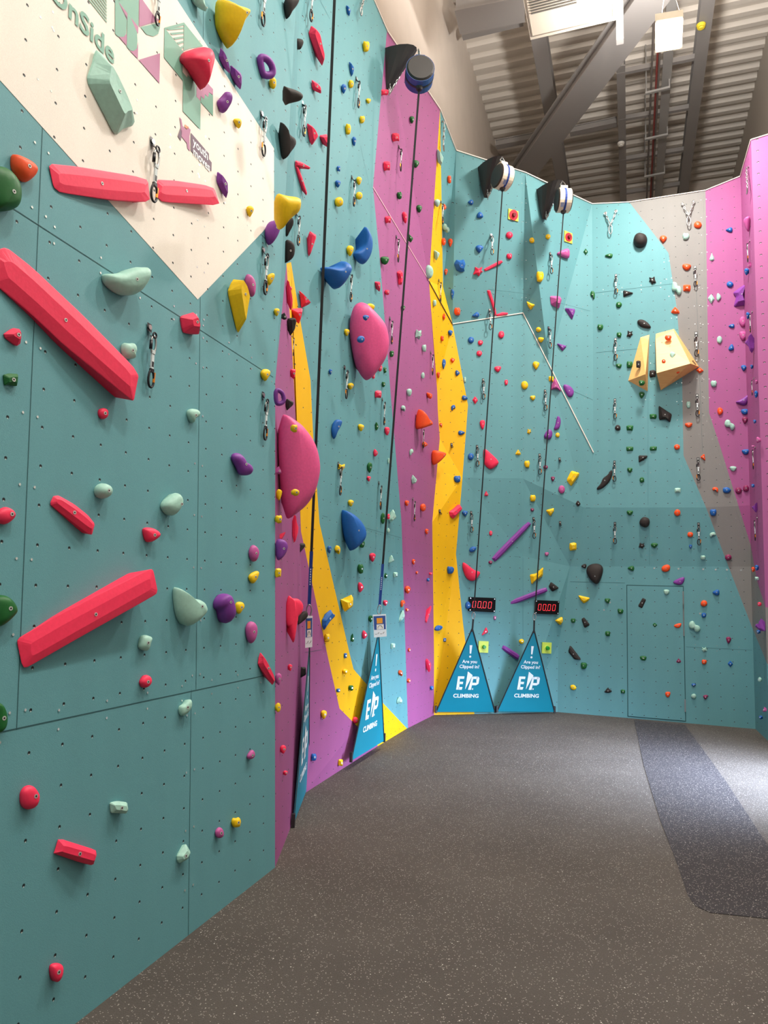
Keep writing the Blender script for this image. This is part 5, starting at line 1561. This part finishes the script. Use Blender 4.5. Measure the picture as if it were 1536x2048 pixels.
# ------------------------------------------------------------------ printed logo panel (flat print on the near wall)
LT = mat('print_green', (118, 168, 148), .6); LP = mat('print_mauve', (176, 112, 146), .6); LD = mat('print_plum', (104, 78, 96), .6); LO = mat('print_orange', (236, 150, 110), .6)
PA, NA = PL['A']; hA = Z.cross(NA).normalized()
def ap(x, y, o=.004): return hit(x, y, PA, NA) + NA * o
LG_ = {}
def pprint(name, items):
    B = MB()
    for mt, pts in items: B.add([ap(*p) for p in pts], [tuple(range(len(pts)))], mt)
    return B
Z1 = lambda x, y: (x / 5.12, y / 5.12)
Z2 = lambda x, y: (280 + x / 5.12, y / 5.12)
items = []
for k in range(7):
    items.append((LT, [Z1(875 + k * 30, -30 + 0 * k), Z1(888 + k * 30, -30), Z1(1088, 222 - k * 34), Z1(1088, 236 - k * 34)]))
items += [(LT, [Z1(1172, -60), Z1(1172, 345), Z1(1195, 372), Z1(1235, 385), Z1(1270, 375), Z1(1285, 340), Z1(1295, 180), Z1(1205, 20), Z1(1300, -60)]),
          (LT, [Z1(1298, 140), Z1(1292, 480), Z1(1320, 515), Z1(1360, 525), Z1(1395, 500), Z1(1400, 420), Z1(1395, 330), Z1(1330, 180)]),
          (LT, [Z1(1205, 20), Z1(1300, 140), Z1(1330, 180), Z1(1410, 275), Z1(1415, -60), Z1(1230, -60)]),
          (LP, [Z1(1420, -60), Z1(1418, 275), Z2(200, 210), Z2(140, 170), Z2(20, 0), Z2(0, -60)]),
          (LP, [Z1(1205, 20), Z1(1295, 215), Z1(1298, 140)]), (LP, [Z1(1210, 378), Z1(1290, 470), Z1(1292, 370), Z1(1285, 350), Z1(1260, 380)]), (LP, [Z1(1322, 520), Z1(1405, 605), Z1(1408, 430), Z1(1395, 500), Z1(1360, 527)]),
          (LP, [Z1(1330, 180), Z1(1395, 330), Z1(1408, 345), Z1(1410, 275)]),
          (LT, [Z2(0, 280), Z2(60, 355), Z2(130, 375), Z2(180, 350), Z2(200, 280), Z2(200, 232)]),
          (LP, [Z2(-20, 615), Z2(198, 548), Z2(192, 855)]),
          (LT, [Z2(245, 285), Z2(240, 590), Z2(435, 830), Z2(432, 1140), Z2(612, 1330), Z2(615, 1040), Z2(570, 990), Z2(575, 850), Z2(480, 770), Z2(480, 800), Z2(430, 740), Z2(435, 525)]),
          (LT, [Z2(445, 232), Z2(440, 525), Z2(500, 500), Z2(640, 475)]), (LT, [Z2(245, 285), Z2(445, 232), Z2(442, 262), Z2(265, 305)]),
          (LP, [Z2(575, 880), Z2(625, 930), Z2(665, 830), Z2(742, 915), Z2(742, 975), Z2(700, 945), Z2(690, 995), Z2(660, 965), Z2(650, 1015), Z2(615, 985), Z2(612, 1035), Z2(572, 990)]),
          (LT, [Z2(615, 1045), Z2(742, 1190), Z2(742, 980), Z2(700, 950), Z2(692, 1000), Z2(660, 970), Z2(650, 1020), Z2(618, 990)])]
for k in range(6):
    y = 268 + k * 46; xl = 265 + k * 34
    items.append((LT, [Z2(xl, y + 34 + k * 3 - 12), Z2(440, y + 24 - 12), Z2(440, y + 24 + 8), Z2(xl + 22, y + 50 + k * 3 - 8)]))
B = pprint('wall_logo', items)
o = B.build('printed_pattern', WALLS['A'], fix=False)
def walltext(txt, x, y, size, sx, mt, bold=.02):
    vs, fs = textmesh(txt, 1, bold); c = ap(x, y); w = NA.cross(hA).normalized(); w = w if w.z > 0 else -w; hx = hA if proj(c + hA)[0] > proj(c)[0] else -hA
    B = MB(); B.add([c + hx * v.x * size * sx + w * v.y * size + NA * .001 for v in vs], fs, mt); return B
walltext('OnSide', 165, 47, .135, 1.0, LT, .022).build('printed_name', WALLS['A'], fix=False)
B = pprint('b', [(LD, [Z2(515, 1360), Z2(700, 1575), Z2(700, 1630), Z2(728, 1665), Z2(726, 1755), Z2(685, 1720), Z2(515, 1545)]),
                 (LP, [Z2(398, 1200), Z2(418, 1225), Z2(430, 1290), Z2(470, 1330), Z2(480, 1300), Z2(512, 1330), Z2(500, 1400), Z2(505, 1550), Z2(480, 1520), Z2(475, 1470), Z2(420, 1400), Z2(410, 1330), Z2(412, 1290)]),
                 (LD, [Z2(410, 1310), Z2(425, 1335), Z2(412, 1445), Z2(380, 1395)]), (LO, [Z2(455, 1275), Z2(495, 1305), Z2(480, 1328), Z2(450, 1300)])])
B.build('printed_badge', WALLS['A'], fix=False)
def walltext2(txt, x, y, size, sx): return walltext(txt, x, y, size, sx, MATS['white_print'], .02)
walltext2('youth', 400, 299, .068, .95).build('printed_word', WALLS['A'], fix=False); walltext2('moves', 402, 320, .068, .95).build('printed_word', WALLS['A'], fix=False)
SC.view_settings.view_transform = 'Standard'; SC.view_settings.look = 'None'; SC.view_settings.gamma = 1; SC.view_settings.exposure = 0.0
SC.view_settings.use_curve_mapping = False
